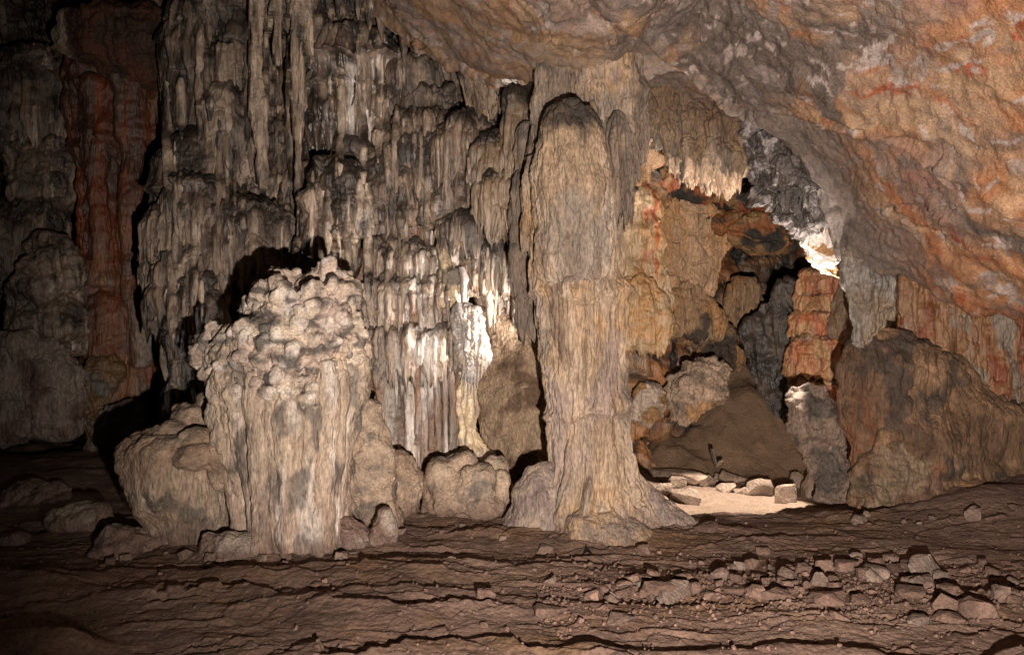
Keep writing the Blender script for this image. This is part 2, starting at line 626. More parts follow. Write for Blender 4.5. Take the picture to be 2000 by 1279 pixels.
af = []
for k in range(34):
    cu, dv = r2.uniform(1220, 1640), r2.uniform(240, 800)
    hw, hh = r2.uniform(25, 70), r2.uniform(50, 150)
    af.append((dv, cu - hw, cu + hw, dv + hh, r2.uniform(.12, .4)))


def c_alc(P, U, V):
    c = mixc(np.array((.34, .205, .11)), np.array((.36, .17, .07)), blot(P, 2.2, -.2, .4, 100))
    c = mixc(c, SOOT_SHADE * .7, blot(P, 1.7, -.15, .25, 101, (1, 1, 1.4)))
    c = mixc(c, ORANGE * .7, blot(P, 2.6, .15, .5, 102, (1, 1, .35)) * .8)
    c = mixc(c, SOOT_SHADE, ss(470, 540, V + 30 * fbm(P * 2, 2, 103)) * ss(1380, 1470, U) * .75)
    return c


sheet('alcove_wall', np.linspace(1060, 2000, 400), np.linspace(60, 960, 380), d_alc, c_alc, M_WET,
      dict(lump=(.16, 1.6), hood=(.2, 1.6, 1.4), flute=(.06, 6, .16), fine=(.025, 9), crack=(.05, 1.5)), 9, af)


def d_side(U, V):
    y = np.interp(U, [1640, 1740, 1850, 2000, 2300, 2800, 3600], [9.2, 8.6, 8.2, 7.8, 6.6, 4.6, 2.6])
    return y - .5 * ss(700, 300, V) + 0 * V


def c_side(P, U, V):
    c = mixc(TAN * .62, BROWN, blot(P, 1.3, -.2, .4, 110))
    c = mixc(c, RUST * .85, blot(P, 2., .0, .5, 111, (1, 1, .4)) * .8)
    c = mixc(c, PALE * .8, blot(P, 3, .25, .6, 112) * .7)
    c = mixc(c, DGREY, blot(P, 1.6, .1, .6, 113) * .7)
    return c


sheet('side_wall', lin(1640, 1650, 2060, 3600, 3, 260, 80), lin(100, 480, 1040, 1120, 40, 300, 10), d_side, c_side, M_DRY,
      dict(lump=(.2, 1.1), hood=(.15, 1.5, 1.0), flute=(.05, 4.5, .2), fine=(.025, 8)), 14)

# ------------------------------------------------------------------ ceiling slab
EDGE = np.array([(500, -160), (640, -70), (720, 0), (760, 40), (800, 82), (850, 98), (900, 118), (960, 148), (1010, 150), (1050, 165), (1120, 190), (1200, 200), (1260, 180),
                 (1330, 190), (1440, 190), (1500, 215), (1560, 300), (1600, 390), (1640, 468), (1700, 495), (1760, 515), (1850, 545), (2000, 590), (2300, 690), (2900, 900)], float)


def build_ceiling():
    us = lin(500, 690, 2050, 2900, 30, 640, 50)
    e = smooth1(np.interp(us, EDGE[:, 0], EDGE[:, 1]), 6)
    e0 = e.copy()
    e = e + 9 * noise(np.stack([us * .03, 0 * us, 0 * us], -1), 5) + 5 * noise(np.stack([us * .1, 0 * us, 0 * us], -1), 6)
    s = np.concatenate([-np.linspace(.9, 0, 40)[:-1] ** 1.0, np.linspace(0, 1, 420)[:] ** 1.15])
    U, S = np.meshgrid(us, s)
    E0 = np.broadcast_to(e0, U.shape)
    E = E0 + np.broadcast_to(e - e0, U.shape) * np.exp(-np.clip(S, 0, 1) / .012)
    V = np.where(S >= 0, E - S * (E + 1500), E + S * 90)
    ye = np.interp(us, [500, 720, 900, 1050, 1250, 1450, 1570, 1650, 1800, 2000, 2300, 2900], [8.6, 8.0, 7.5, 7.1, 7.2, 7.2, 7.1, 7.0, 6.6, 6.0, 5., 3.4])
    Ye = np.broadcast_to(ye, U.shape)
    # plane-like roof: 1/y runs linearly up the picture for a flat slab
    kk = np.interp(U, [500, 1200, 1500, 1750, 2000, 2900], np.array([2.5, 2.3, 1.75, 1.35, 1.15, .9]) * 1e-4)
    mixp = ss(1180, 1500, U)
    ip = (1 / Ye + (E0 - V) * kk) * (1 - mixp) + (-.0079 + 1.21e-4 * U - 1.15e-4 * V) * mixp
    ipe = (1 / Ye) * (1 - mixp) + (-.0079 + 1.21e-4 * U - 1.15e-4 * E) * mixp
    Y = np.where(S >= 0, 1 / ip, 1 / ipe + (-S) * 1.0)
    lip = S < 0
    V = np.where(lip, E + 26 * np.sin(np.clip(-S / .35, 0, 1) * np.pi) - 140 * np.clip(-S - .2, 0, 1), V)
    P = W(U, V, Y)
    n = grid_normals(P)
    n *= np.sign(-n[..., 1].mean())
    Pf = P.reshape(-1, 3)
    q = Pf + .0
    # bedding runs down to the side wall
    ax = np.array((.80, -.1, -.55))
    k = q @ ax
    strat = np.stack([k * .8, (q[:, 1]) * 1.6, (q[:, 2] + .55 * q[:, 0]) * 2.6], -1)
    Uf, Vf, Ef = U.ravel(), V.ravel(), E.ravel()
    ln = (Vf - np.interp(Uf, [1150, 1220, 1330, 1450, 1570, 1700], [20, 60, 125, 185, 225, 262])) + 8 * noise(q * 5, 128)
    step = (1 - ss(-6, 6, ln)) * ss(1130, 1230, Uf) * ss(1900, 1600, Uf)
    ln2 = Vf - (Uf * .52 - 640) + 14 * noise(q * 3, 129)
    step2 = (1 - ss(-8, 8, ln2)) * ss(1500, 1650, Uf)
    ln3 = Vf - (Uf * .45 - 520) + 14 * noise(q * 3, 119)
    step3 = (1 - ss(-8, 8, ln3)) * ss(1600, 1700, Uf)
    qb = np.stack([k * 1.0, q[:, 1] * 1.3, (q[:, 2] + .55 * q[:, 0]) * 2.2], -1)
    wv = .35 * np.stack([fbm(q * 1.7, 3, 116), fbm(q * 1.7, 3, 115), fbm(q * 1.7, 3, 114)], -1)
    qa = qb * np.array((.55, .8, 1.)) + wv
    w1, w2 = worley(qa, 4)
    w3, w4 = worley(qa * 2.7, 6)
    brk = ss(-.1, .3, noise(q * .8, 105))
    d = -.05 * (1 - ss(0, .05, w2 - w1)) * brk + .09 * (w1 - .5) * brk - .02 * (1 - ss(0, .05, w4 - w3)) * ss(.0, .4, noise(q * 1.3, 104)) + .13 * fbm(q * .8, 4, 121) + .11 * step + .07 * step2 - .06 * step3 + - .05 * (ridge(qb * .8 + wv, 4, 123) - .5) - .02 * (ridge(q * 3 + wv, 4, 117) - .5) * ss(-.2, .4, noise(q * 1.1, 113)) + .014 * fbm(q * 10, 5, 125, .65)
    Pf = Pf + n.reshape(-1, 3) * d[:, None]
    # mineral colours in patches along the beds
    b = strat * .55 + .25 * np.stack([fbm(q * 2, 3, 112), fbm(q * 2, 3, 111), 0 * k], -1)
    below = ss(-4, 10, ln) * ss(1150, 1240, Uf)                    # greyer rock under the crease
    east = ss(1380, 1640, Uf + .8 * (Vf - 200) * 0 + 60 * fbm(q * 1.2, 3, 110))
    c = mixc(np.array((.34, .235, .15)), np.array((.30, .18, .10)), blot(b, 2., -.3, .4, 130))
    c = mixc(c, np.array((.36, .16, .068)), blot(b * np.array((.6, 1, 1)), 2.2, -.5, .4, 131) * .9 * east)
    c = mixc(c, np.array((.40, .27, .16)), blot(b, 3.4, .0, .4, 109) * .7)
    c = mixc(c, np.array((.28, .10, .045)), blot(b * np.array((.35, 1, 1)), 5, .15, .6, 108) * .6 * ss(1000, 1500, Uf))
    c = mixc(c, np.array((.33, .075, .03)), blot(b * np.array((.3, 1, 1)), 7, .5, .75, 132) * .8 * ss(1000, 1500, Uf))
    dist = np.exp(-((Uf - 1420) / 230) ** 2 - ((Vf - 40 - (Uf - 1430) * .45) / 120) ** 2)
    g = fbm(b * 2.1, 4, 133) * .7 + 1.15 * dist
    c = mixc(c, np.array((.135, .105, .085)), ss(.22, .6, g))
    c = mixc(c, np.array((.42, .36, .32)), blot(b, 7, .36, .5, 134) * .85)
    c = mixc(c, np.array((.30, .25, .225)), blot(b, 2.6, .36, .5, 107) * .7)
    c = mixc(c, np.array((.17, .13, .11)), blot(b, 4, .25, .6, 135) * .7)
    c = mixc(c, np.array((.45, .40, .36)), ss(.55, .7, noise(q * 16, 106)) * ss(.1, .5, dist) * .8)
    c = mixc(c, np.array((.20, .165, .145)), blot(b, 1.3, .0, .5, 103) * .65)
    c = c * np.array((.86, .83, .85))
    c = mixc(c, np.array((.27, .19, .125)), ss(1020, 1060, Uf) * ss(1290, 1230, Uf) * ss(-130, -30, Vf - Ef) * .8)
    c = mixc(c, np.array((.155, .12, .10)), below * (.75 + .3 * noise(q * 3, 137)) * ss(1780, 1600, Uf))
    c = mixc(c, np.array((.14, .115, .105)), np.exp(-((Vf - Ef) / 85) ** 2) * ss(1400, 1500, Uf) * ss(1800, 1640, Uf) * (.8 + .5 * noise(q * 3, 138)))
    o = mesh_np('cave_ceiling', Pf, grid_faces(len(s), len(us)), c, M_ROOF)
    o['kind'] = 'structure'
    return o


build_ceiling()

def D(top, L, R, bot, n=.35, f=.12, b=1.0, lean=0):
    """outline of a domed drape"""
    c, hw, h = (L + R) / 2, (R - L) / 2, bot - top
    rows = []
    for t in (0, .04, .1, .2, f + .2, .6, .85, 1.):
        k = min(1, n + (1 - n) * math.sqrt(min(1, t / (f + .2))))
        if t > .6:
            k *= 1 + (b - 1) * (t - .6) / .4
        rows.append((top + h * t, c - hw * k + lean * t, c + hw * k + lean * t))
    return rows



# ------------------------------------------------------------------ great column
def g(name, tab, y, label, cat, group=None):
    return empty(name, base_of(tab, y), label, cat, group)


shaft = [(40, 1080, 1270, 7.1), (120, 1066, 1252, 7.), (200, 1056, 1240, 6.9), (300, 1034, 1236, 6.8), (350, 1026, 1230, 6.7), (400, 1020, 1222, 6.6), (450, 1030, 1218, 6.52), (520, 1036, 1216), (545, 1034, 1214), (575, 1036, 1224),
         (620, 1040, 1226), (700, 1052, 1224), (780, 1066, 1224), (800, 1072, 1228), (860, 1068, 1236), (920, 1066, 1248), (960, 1060, 1262), (1000, 1046, 1284), (1030, 1030, 1304), (1080, 1010, 1330)]
col = empty('limestone_column', tuple(float(q) for q in W(1150, 1060, 6.5)), 'tall tan ribbed limestone column reaching from the mud floor to the ceiling', 'column')


def c_col(P, t, d):
    c = c_tan(P, t, d, 140)
    c = mixc(c, np.array((.24, .19, .165)), ss(.90, 1.0, t + .06 * fbm(P * 3, 3, 141)) * .9)
    c = mixc(c, OCHRE, blot(P, 5, .25, .55, 142, (1, 1, .3)) * .5)
    c = mixc(c, np.array((.42, .31, .22)), blot(P, 2.5, -.2, .4, 144) * .6)
    c = mixc(c, np.array((.26, .2, .19)), blot(P, 2.1, .1, .5, 145, (1, 1, .5)) * .6)
    return c


shaft = [(r[0], r[1] + 6, r[2] - 9 - 8 * (r[0] < 400)) + tuple(r[3:]) for r in shaft]


def c_sh(P, t, d):
    return mixc(c_col(P, t, d), np.array((.15, .115, .09)), blot(P, 3.5, -.5, .4, 146, (1, 1, .3)) * .9)  # shoulders painted darker, as shade where they recede behind the dome


loft('shaft', shaft, 6.5, muddy(lambda P, t, d: mixc(c_col(P, t, d), np.array((.15, .115, .09)), ss(.36, .2, t + .06 * noise(P * 3, 147)) * .75), .25), M_DRY, parent=col, na=420, nv=640, dr=.85, seed=21, cap=False,  # shaft top painted darker too, as receding shade
     st=dict(lump=(.035, 2.2), flute=(.09, 8.5, .06), ledge=[(.505, .05, .03), (.735, .05, .025)], fine=(.016, 17), fz=.25))
dome = [(195, 1085, 1120), (210, 1070, 1150), (240, 1056, 1172), (270, 1048, 1180), (330, 1044, 1190), (420, 1042, 1196), (520, 1046, 1190), (560, 1060, 1180)]


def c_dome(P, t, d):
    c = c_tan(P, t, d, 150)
    return mixc(c, SOOT_SHADE * .4, (1 - ss(.12, .3, t + .12 * fbm(P * 5, 3, 151))) * .85)  # black top: soot together with the shade of an upward face


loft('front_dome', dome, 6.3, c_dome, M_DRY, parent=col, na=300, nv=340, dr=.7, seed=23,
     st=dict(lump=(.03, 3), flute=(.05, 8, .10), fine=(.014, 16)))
foot = [(900, 1040, 1090), (930, 1020, 1110), (960, 1005, 1120), (1000, 992, 1130), (1040, 978, 1150), (1075, 965, 1160)]


def c_foot(P, t, d):
    c = mixc(np.array((.24, .185, .16)), PALE * .85, blot(P, 4, .0, .5, 155) * .8)
    return mixc(c, MUD, ss(.7, 1., t))


loft('foot', foot, 6.45, c_foot, M_DRY, parent=col, na=200, nv=160, dr=.8, seed=25, st=dict(lump=(.05, 3), flute=(.03, 5, .3), fine=(.012, 12)))
foot2 = [(985, 1140, 1190), (1010, 1110, 1240), (1040, 1095, 1270), (1070, 1085, 1290), (1090, 1075, 1300)]
loft('foot', foot2, 6.2, lambda P, t, d: mixc(mixc(np.array((.30, .205, .125)), np.array((.20, .15, .12)), blot(P, 5, -.2, .4, 157)), MUD, ss(.4, .9, t + .2 * fbm(P * 5, 3, 156))), M_DRY, parent=col, na=200, nv=120, dr=.7, seed=27,
     st=dict(lump=(.04, 4), fine=(.016, 14)))
foot3 = [(930, 1236, 1262), (960, 1226, 1290), (1000, 1210, 1330), (1030, 1200, 1380), (1060, 1190, 1430)]
loft('foot', foot3, 6.55, c_foot, M_DRY, parent=col, na=200, nv=120, dr=.5, seed=28, st=dict(lump=(.04, 3), flute=(.03, 5, .3), fine=(.01, 12)))
neck = [(90, 1070, 1112), (120, 1060, 1120), (170, 1052, 1126), (230, 1040, 1130), (330, 1032, 1120)]
loft('shoulder', neck, 6.7, dust_shaded(c_sh, .6, .2), M_DRY, parent=col, na=160, nv=180, dr=.8, seed=29, st=dict(lump=(.04, 3), flute=(.05, 7, .12)))
neck2 = [(60, 1130, 1250), (120, 1120, 1262), (190, 1110, 1262), (260, 1130, 1250), (360, 1150, 1240)]
loft('shoulder', neck2, 6.75, c_sh, M_DRY, parent=col, na=200, nv=200, dr=.7, seed=30, cap=False, st=dict(lump=(.06, 2.5), flute=(.05, 6, .12)))

for k, (tb, yy) in enumerate([(D(95, 1182, 1244, 330, .5), 6.62), (D(60, 1118, 1188, 215, .5), 6.62), (D(150, 1222, 1262, 300, .5), 6.75), (D(110, 1040, 1090, 300, .4), 6.62), (D(215, 1180, 1236, 420, .4), 6.5), (D(300, 1020, 1064, 470, .4), 6.5), (D(330, 996, 1046, 560, .5), 6.85), (D(240, 1006, 1050, 420, .5), 6.9), (D(440, 1004, 1050, 640, .5), 6.85)]):
    loft('shoulder', tb, yy, dust_shaded(c_sh, .7, .2, 5), M_DRY, parent=col, na=130, nv=200, dr=.7, seed=190 + k, st=dict(lump=(.05, 3), flute=(.07, 9, .07), fine=(.014, 16), fz=.25, rag=(.2, 10)))

# ------------------------------------------------------------------ big stalagmite with a cauliflower head
stem = [(640, 440, 690), (690, 400, 704), (740, 405, 704), (790, 412, 700), (830, 420, 690), (880, 436, 684), (940, 454, 678), (1000, 474, 672), (1040, 490, 670), (1085, 502, 672)]
sg = empty('stalagmite', tuple(float(q) for q in W(580, 1085, 5.9)), 'large pale fluted stalagmite with a knobbly cauliflower head, widening upward', 'stalagmite')


def c_stem(P, t, d):
    c = mixc(PALE, np.array((.54, .42, .31)), blot(P, 4, -.2, .5, 160, (1, 1, .15)))
    c = mixc(c, np.array((.44, .32, .255)), ss(.4, .8, t) * .6)
    c = mixc(c, WHITE, blot(P, 6, .15, .5, 161, (1, 1, .15)) * .6)
    c = mixc(c, DGREY, blot(P, 5, .1, .5, 162, (1, 1, .5)) * .75)
    return c


loft('fluted_stem', stem, 6.05, muddy(c_stem), M_DRY, parent=sg, na=420, nv=420, dr=.62, seed=31, cap=False,
     st=dict(lump=(.05, 2.2), flute=(.10, 5, .06), pop=(.06, 7, lambda t: 1 - ss(.2, .55, t)), fine=(.014, 16), fz=.3))
cr = []
rr = np.random.RandomState(5)
OUT = np.array([(515, 618, 655), (530, 535, 686), (560, 500, 692), (630, 474, 696), (642, 398, 697), (690, 386, 696), (740, 400, 694), (790, 424, 682)], float)
for k in range(300):
    v = rr.uniform(560, 790)
    L, R = np.interp(v, OUT[:, 0], OUT[:, 1]), np.interp(v, OUT[:, 0], OUT[:, 2])
    r = rr.uniform(8, 23) * (1 if v < 700 else .7)
    u = rr.uniform(L + r, R - r)
    x = (u - (L + R) / 2) / ((R - L) / 2)
    yy = 6.05 - .36 * math.sqrt(max(0, 1 - x * x)) * rr.uniform(.85, 1.06) + (0 if rr.rand() > .25 else rr.uniform(.1, .5))
    cr.append(ball(u, v, yy, r, r * 1.1, r * rr.uniform(.75, 1.05)))
for v in range(545, 790, 14):
    L, R = np.interp(v, OUT[:, 0], OUT[:, 1]), np.interp(v, OUT[:, 0], OUT[:, 2])
    for u in (L + 17, R - 17):
        cr.append(ball(u + rr.uniform(-4, 4), v, 6.05 + rr.uniform(-.1, .1), rr.uniform(15, 22)))
for a in ((575, 655, 6.1, 112, 92, 108), (470, 705, 6.1, 76, 62, 58), (625, 615, 6.08, 84, 78, 84), (640, 532, 6.0, 24), (662, 548, 6., 24), (682, 558, 6.0, 20), (688, 590, 5.98, 20), (690, 625, 5.95, 22), (690, 660, 5.95, 22), (620, 548, 6.0, 22), (688, 700, 6., 22), (392, 690, 6.0, 22), (412, 664, 6.05, 24), (440, 662, 6.0, 26), (655, 545, 6.05, 20), (545, 548, 6.0, 26), (520, 570, 6.05, 24), (570, 560, 6.05, 26), (680, 562, 6.0, 18), (676, 592, 6.0, 22), (600, 580, 6.0, 40), (640, 600, 6.0, 50),
          (560, 640, 6.05, 70), (620, 680, 6.05, 75), (480, 690, 6.05, 60), (550, 720, 6.05, 80), (490, 600, 6., 20), (400, 670, 6.05, 24), (425, 660, 6.05, 24), (395, 700, 6.05, 20)):
    cr.append(ball(*a))


def c_crown(P, t, d):
    c = mixc(np.array((.48, .375, .31)), np.array((.58, .48, .38)), blot(P, 3.5, -.2, .4, 165))
    c = mixc(c, WHITE, blot(P, 8, .0, .45, 166) * .6)
    c = mixc(c, DGREY * .6, blot(P, 5.5, .0, .4, 167, (1, 1, 1.6)) * .85)
    return c


blob('cauliflower_crown', cr, c_crown, M_POP, voxel=.0135, parent=sg, seed=33, rnd=1, st=dict(pop=(.022, 7), lump=(.045, 5), flute=(.035, 9, .2), crack=(.012, 5), fine=(.02, 15), fz=.7))
# cascading flutes of the stem under the head
for (vt, u0, u1, ub, w, dy) in ((735, 440, 458, 506, 18, -.25), (690, 412, 424, 482, 22, -.1), (720, 500, 500, 520, 30, -.33), (760, 560, 560, 575, 34, -.36), (700, 640, 640, 630, 26, -.33), (720, 668, 668, 648, 18, -.25),
                                (740, 690, 680, 655, 16, -.1), (780, 610, 606, 606, 20, -.35), (750, 530, 535, 548, 22, -.36)):
    tb = [(vt, u0 - w * .6, u0 + w * .6), (vt + 60, u1 - w, u1 + w), (900, (u1 + ub) / 2 - w * .8, (u1 + ub) / 2 + w * .8), (1080, ub - w, ub + w)]
    loft('flute', tb, 6.08 + dy, muddy(c_stem), M_DRY, parent=sg, na=64, nv=200, dr=1.0, seed=int(u0), st=dict(lump=(.035, 3), flute=(.02, 7, .1), fine=(.006, 16)))

# ------------------------------------------------------------------ low block leaning on the stalagmite
lb = empty('stalagmite_block', tuple(float(q) for q in W(370, 1080, 6.0)), 'squat tan stalagmite stump with an overhanging rim, leaning on the cauliflower stalagmite', 'stalagmite')
tb = [(845, 262, 430), (880, 232, 446), (910, 234, 452), (940, 244, 452), (980, 262, 446), (1020, 272, 440), (1060, 276, 450), (1090, 270, 470)]


def c_blk(P, t, d):
    c = mixc(np.array((.40, .30, .22)), PALE * .85, blot(P, 3, -.1, .5, 170))
    c = mixc(c, DGREY * .9, blot(P, 5, .05, .5, 171) * .7)
    return mixc(c, np.array((.33, .22, .15)), blot(P, 2, .1, .5, 172) * .6)


loft('fluted_stem', tb, 6.15, muddy(c_blk), M_DRY, parent=lb, na=320, nv=260, dr=.75, seed=35, st=dict(lump=(.06, 2.4), flute=(.06, 3.5, .1), fine=(.008, 14)))
bl = []
for (u, v, r, rz, y) in ((265, 905, 34, 30, 6.05), (290, 870, 36, 22, 6.1), (330, 880, 44, 24, 5.95), (380, 890, 44, 26, 5.9), (425, 890, 30, 36, 5.95), (330, 850, 50, 22, 6.2), (380, 820, 44, 34, 6.3), (410, 790, 26, 24, 6.35),
                         (420, 830, 30, 40, 6.3), (345, 838, 26, 14, 6.1), (270, 860, 20, 16, 6.2), (430, 920, 24, 40, 6.), (300, 850, 18, 12, 6.2), (355, 805, 18, 14, 6.35), (390, 860, 40, 24, 6.0), (250, 885, 16, 14, 6.1)):
    bl.append(ball(u, v, y, r, r, rz))
blob('knobbly_rim', bl, c_blk, M_POP, voxel=.014, parent=lb, seed=36, st=dict(lump=(.035, 4), pop=(.018, 9), fine=(.008, 18)))


# ------------------------------------------------------------------ blocky rocks around the stalagmite
def rock_blob(name, tab, y, label, cat, colf, seed, st=None, dr=.8, na=200, nv=200, sq=.8, mat=None, group=None, cap=True):
    o = loft(name, tab, y, muddy(colf, .15), mat or M_POP, na=na, nv=nv, dr=dr, seed=seed, sq=sq, cap=cap,
             st=st or dict(lump=(.07, 3.2), pop=(.02, 8), fine=(.012, 14)))
    return tag(o, label, cat, group)


rock_blob('rock_pillar', [(778, 690, 745), (800, 682, 750), (850, 672, 758), (900, 676, 764), (950, 676, 770), (990, 674, 774), (1030, 680, 778), (1065, 684, 782)], 6.4,
          'narrow upright pitted grey rock standing between the stalagmite and the dripstone shrine', 'rock', c_blk, 37)
rock_blob('rock', [(878, 765, 800), (900, 755, 815), (940, 750, 828), (980, 752, 830), (1005, 760, 824), (1020, 770, 815)], 6.9, 'small rounded grey rock between the upright pitted rock and the lumpy boulder', 'rock', c_blk, 38)
bb = []
for (u, v, r, rz, y) in ((870, 940, 40, 50, 6.9), (900, 910, 34, 30, 6.95), (935, 950, 40, 46, 6.8), (965, 920, 26, 30, 7.), (975, 960, 26, 42, 6.85), (850, 985, 26, 40, 6.9), (895, 985, 46, 40, 6.85), (940, 990, 48, 34, 6.8), (905, 900, 20, 20, 6.9), (855, 950, 26, 50, 6.95), (912, 960, 26, 60, 6.75), (875, 975, 18, 60, 6.8)):
    bb.append(ball(u, v, y, r, r, rz))
tag(blob('boulder', bb, muddy(c_blk, .3), M_POP, voxel=.015, seed=39, st=dict(lump=(.05, 4), pop=(.022, 7), fine=(.012, 14))), 'lumpy grey brown boulder at the foot of the white dripstone shrine', 'boulder')
def c_fr(P, t, d):
    return mixc(np.array((.33, .27, .23)), MUD * 1.2, blot(P, 3, -.1, .5, 175))


rock_blob('rock', [(1008, 660, 690), (1025, 645, 715), (1045, 636, 726), (1068, 630, 736)], 5.95, 'smooth purplish grey knob of rock at the foot of the cauliflower stalagmite', 'rock', c_fr, 40)
rock_blob('rock', [(990, 742, 760), (1010, 736, 770), (1040, 730, 778), (1062, 728, 780)], 6.0, 'small grey wedge of rock below the upright pitted rock', 'rock', c_fr, 41)
rock_blob('rock', [(1036, 430, 462), (1050, 405, 480), (1068, 392, 500), (1085, 384, 520), (1100, 380, 530)], 5.75, 'low pointed brown rock in the mud before the stalagmite and its stump', 'rock', c_fr, 42, dr=.6)
rock_blob('rock', [(1026, 215, 270), (1045, 198, 300), (1070, 190, 330), (1092, 186, 380)], 5.95, 'flat mud covered rock at the outer foot of the squat stump', 'rock', c_fr, 43, dr=.6)
rock_blob('boulder', [(984, 140, 180), (1000, 118, 202), (1020, 106, 212), (1045, 102, 206), (1060, 110, 196)], 6.5, 'rounded yellowish grey boulder alone on the dark mud beside the squat stump', 'boulder', lambda P, t, d: mixc(np.array((.30, .25, .19)), MUD, blot(P, 4, -.1, .4, 176)), 44, dr=.7)
rock_blob('rock', [(1040, 0, 30), (1050, -12, 50), (1066, -20, 62), (1078, -16, 60)], 6.2, 'low dark rock half sunk in mud at the edge of the picture', 'rock', c_fr, 45, dr=.7)
rock_blob('boulder', [(940, 60, 100), (960, 10, 130), (990, -40, 150), (1030, -80, 130)], 7.6, 'dark mud smeared boulder behind the rounded yellowish boulder', 'boulder', lambda P, t, d: np.tile(MUD * .7, (len(P), 1)), 46, dr=.7)

# ------------------------------------------------------------------ formations on the dark rear wall
GDUST_SHADE = dust_shaded(lambda P, t, d: c_grey(P, t, d, 200), .97, .26, 1, SOOT_SHADE * .3)
GPLAIN = lambda P, t, d: c_grey(P, t, d, 205)
GPALE = dust_shaded(lambda P, t, d: mixc(c_grey(P, t, d, 207), PALE * .8, blot(P, 5, -.2, .45, 208, (1, 1, .15)) * .8), .97, .22, 2, SOOT_SHADE * .3)
GTAN = dust_shaded(lambda P, t, d: c_tan(P, t, d, 210) * .75, .95, .26, 3, SOOT_SHADE * .4)
FL = dict(lump=(.04, 2.2), hood=(.07, 2.2, 2.4), flute=(.085, 10, .06), fine=(.014, 18), fz=.12, rag=(.2, 9))
FLW = dict(lump=(.04, 2.2), hood=(.05, 1.8, 1.8), flute=(.12, 7.5, .05), fine=(.014, 18), fz=.12, rag=(.24, 7))
LUMP = dict(lump=(.11, 2.4), hood=(.05, 2.2, 2.2), flute=(.05, 8, .10), fine=(.016, 14), fz=.4)
RIP = dict(lump=(.05, 2), ring=(.045, 8), fine=(.012, 12))

_n = [0]


def F_(name, tab, y, label, cat, colf=GDUST_SHADE, mat=None, st=FL, dr=.7, group=None, na=None, nv=None, **kw):
    _n[0] += 1
    if colf is GDUST_SHADE or colf is GPALE:
        k_ = _n[0] * 37 % 10 / 10
        base_, sd_ = (210 if colf is GDUST_SHADE else 207), _n[0]
        pl_ = .25 if colf is GDUST_SHADE else .8
        colf = dust_shaded(lambda P, t, d: mixc(c_grey(P, t, d, base_), PALE * .8, blot(P, 5, -.2, .45, 208 + sd_ % 5, (1, 1, .15)) * pl_) * (.85 + .35 * ((sd_ * 53) % 10) / 10), .45 + .5 * k_, .10 + .17 * ((sd_ * 71) % 10) / 10, sd_, SOOT_SHADE * .4)
    T = np.array([r[:3] for r in tab])
    w, h = (T[:, 2] - T[:, 1]).max(), T[-1, 0] - T[0, 0]
    na = na or int(np.clip(w * 1.5, 60, 340))
    nv = nv or int(np.clip(h * .85, 60, 420))
    o = loft(name, tab, y, colf, mat or M_WET, na=na, nv=nv, dr=dr, seed=300 + _n[0] * 3, st=st, **kw)
    return tag(o, label, cat, group)


# rust red column and its neighbours, far in the dark
rc = empty('red_column', tuple(float(q) for q in W(235, 760, 9.6)), 'rust red drip column with pale crusted foot, in the darkest part of the cave', 'column')


def c_red(P, t, d):
    c = c_rust(P, t, d, 220)
    c = mixc(c, PALE * .55, ss(.74, .9, t + .12 * fbm(P * 3, 3, 222)) * .8)
    c = mixc(c, ORANGE * .7, blot(P, 3, -.1, .4, 224, (1, 1, .3)) * ss(.5, .65, t) * .7)
    c = mixc(c, CREAM * .5, blot(P, 4, .1, .45, 223, (1, 1, .4)) * ss(.5, .7, t) * ss(-3.75, -3.45, P[:, 0] * 9.6 / P[:, 1] - 1.05) * .0)
    return c


RED = dict(lump=(.10, 1.8), hood=(.1, 1.6, 1.2), flute=(.12, 4.5, .06), ledge=[(.22, .08, .05), (.55, .06, .04)], fine=(.012, 12))
loft('shaft', [(95, 160, 205), (120, 150, 300), (180, 148, 316), (230, 152, 312), (300, 160, 306), (400, 172, 296), (480, 170, 292), (560, 164, 296), (640, 172, 300), (720, 180, 300), (800, 180, 290), (880, 176, 280)], 9.7, c_red, M_WET,
     parent=rc, na=240, nv=360, dr=.7, seed=41, st=RED)
loft('drip_boss', [(562, 186, 220), (580, 172, 236), (610, 166, 248), (660, 170, 250), (720, 176, 248), (790, 180, 240)], 9.35, c_red, M_WET, parent=rc, na=140, nv=180, dr=.7, seed=42, st=dict(lump=(.04, 2), flute=(.05, 4, .1)))
loft('drip_rib', [(30, 225, 262), (70, 218, 276), (160, 214, 284), (200, 222, 292), (330, 236, 280), (480, 236, 278), (560, 240, 290), (720, 262, 300)], 9.3, c_red, M_WET, parent=rc, na=120, nv=300, dr=.9, seed=43, st=dict(lump=(.06, 2), flute=(.05, 3, .1), ledge=[(.2, .05, .04)]))
loft('drip_rib', [(150, 160, 200), (260, 158, 216), (400, 178, 216), (520, 182, 214), (560, 180, 220)], 9.35, c_red, M_WET, parent=rc, na=100, nv=240, dr=.9, seed=44, st=dict(lump=(.06, 2), flute=(.05, 3, .1)))
F_('hanging_slab', [(20, 190, 320), (40, 140, 340), (70, 122, 344), (100, 134, 340), (130, 215, 330), (160, 300, 326)], 9.2, 'tilted reddish rock slab jutting above the rust red column, one end pale', 'rock slab',
   lambda P, t, d: mixc(mixc(np.array((.10, .04, .022)), np.array((.06, .032, .022)), blot(P, 2, -.3, .3, 224)), PALE * .8, ss(-4.9, -5.05, P[:, 0]) * .9), M_DRY, LUMP, dr=.6)
F_('stalactite', [(100, 322, 366), (150, 312, 372), (200, 318, 362), (235, 326, 350), (262, 334, 344)], 8.9, 'pale pointed stalactite hanging beside the rust red column', 'stalactite', lambda P, t, d: mixc(PALE * .75, GREY, blot(P, 4, -.1, .4, 225)), M_WET,
   dict(lump=(.03, 4), flute=(.03, 6, .1)))
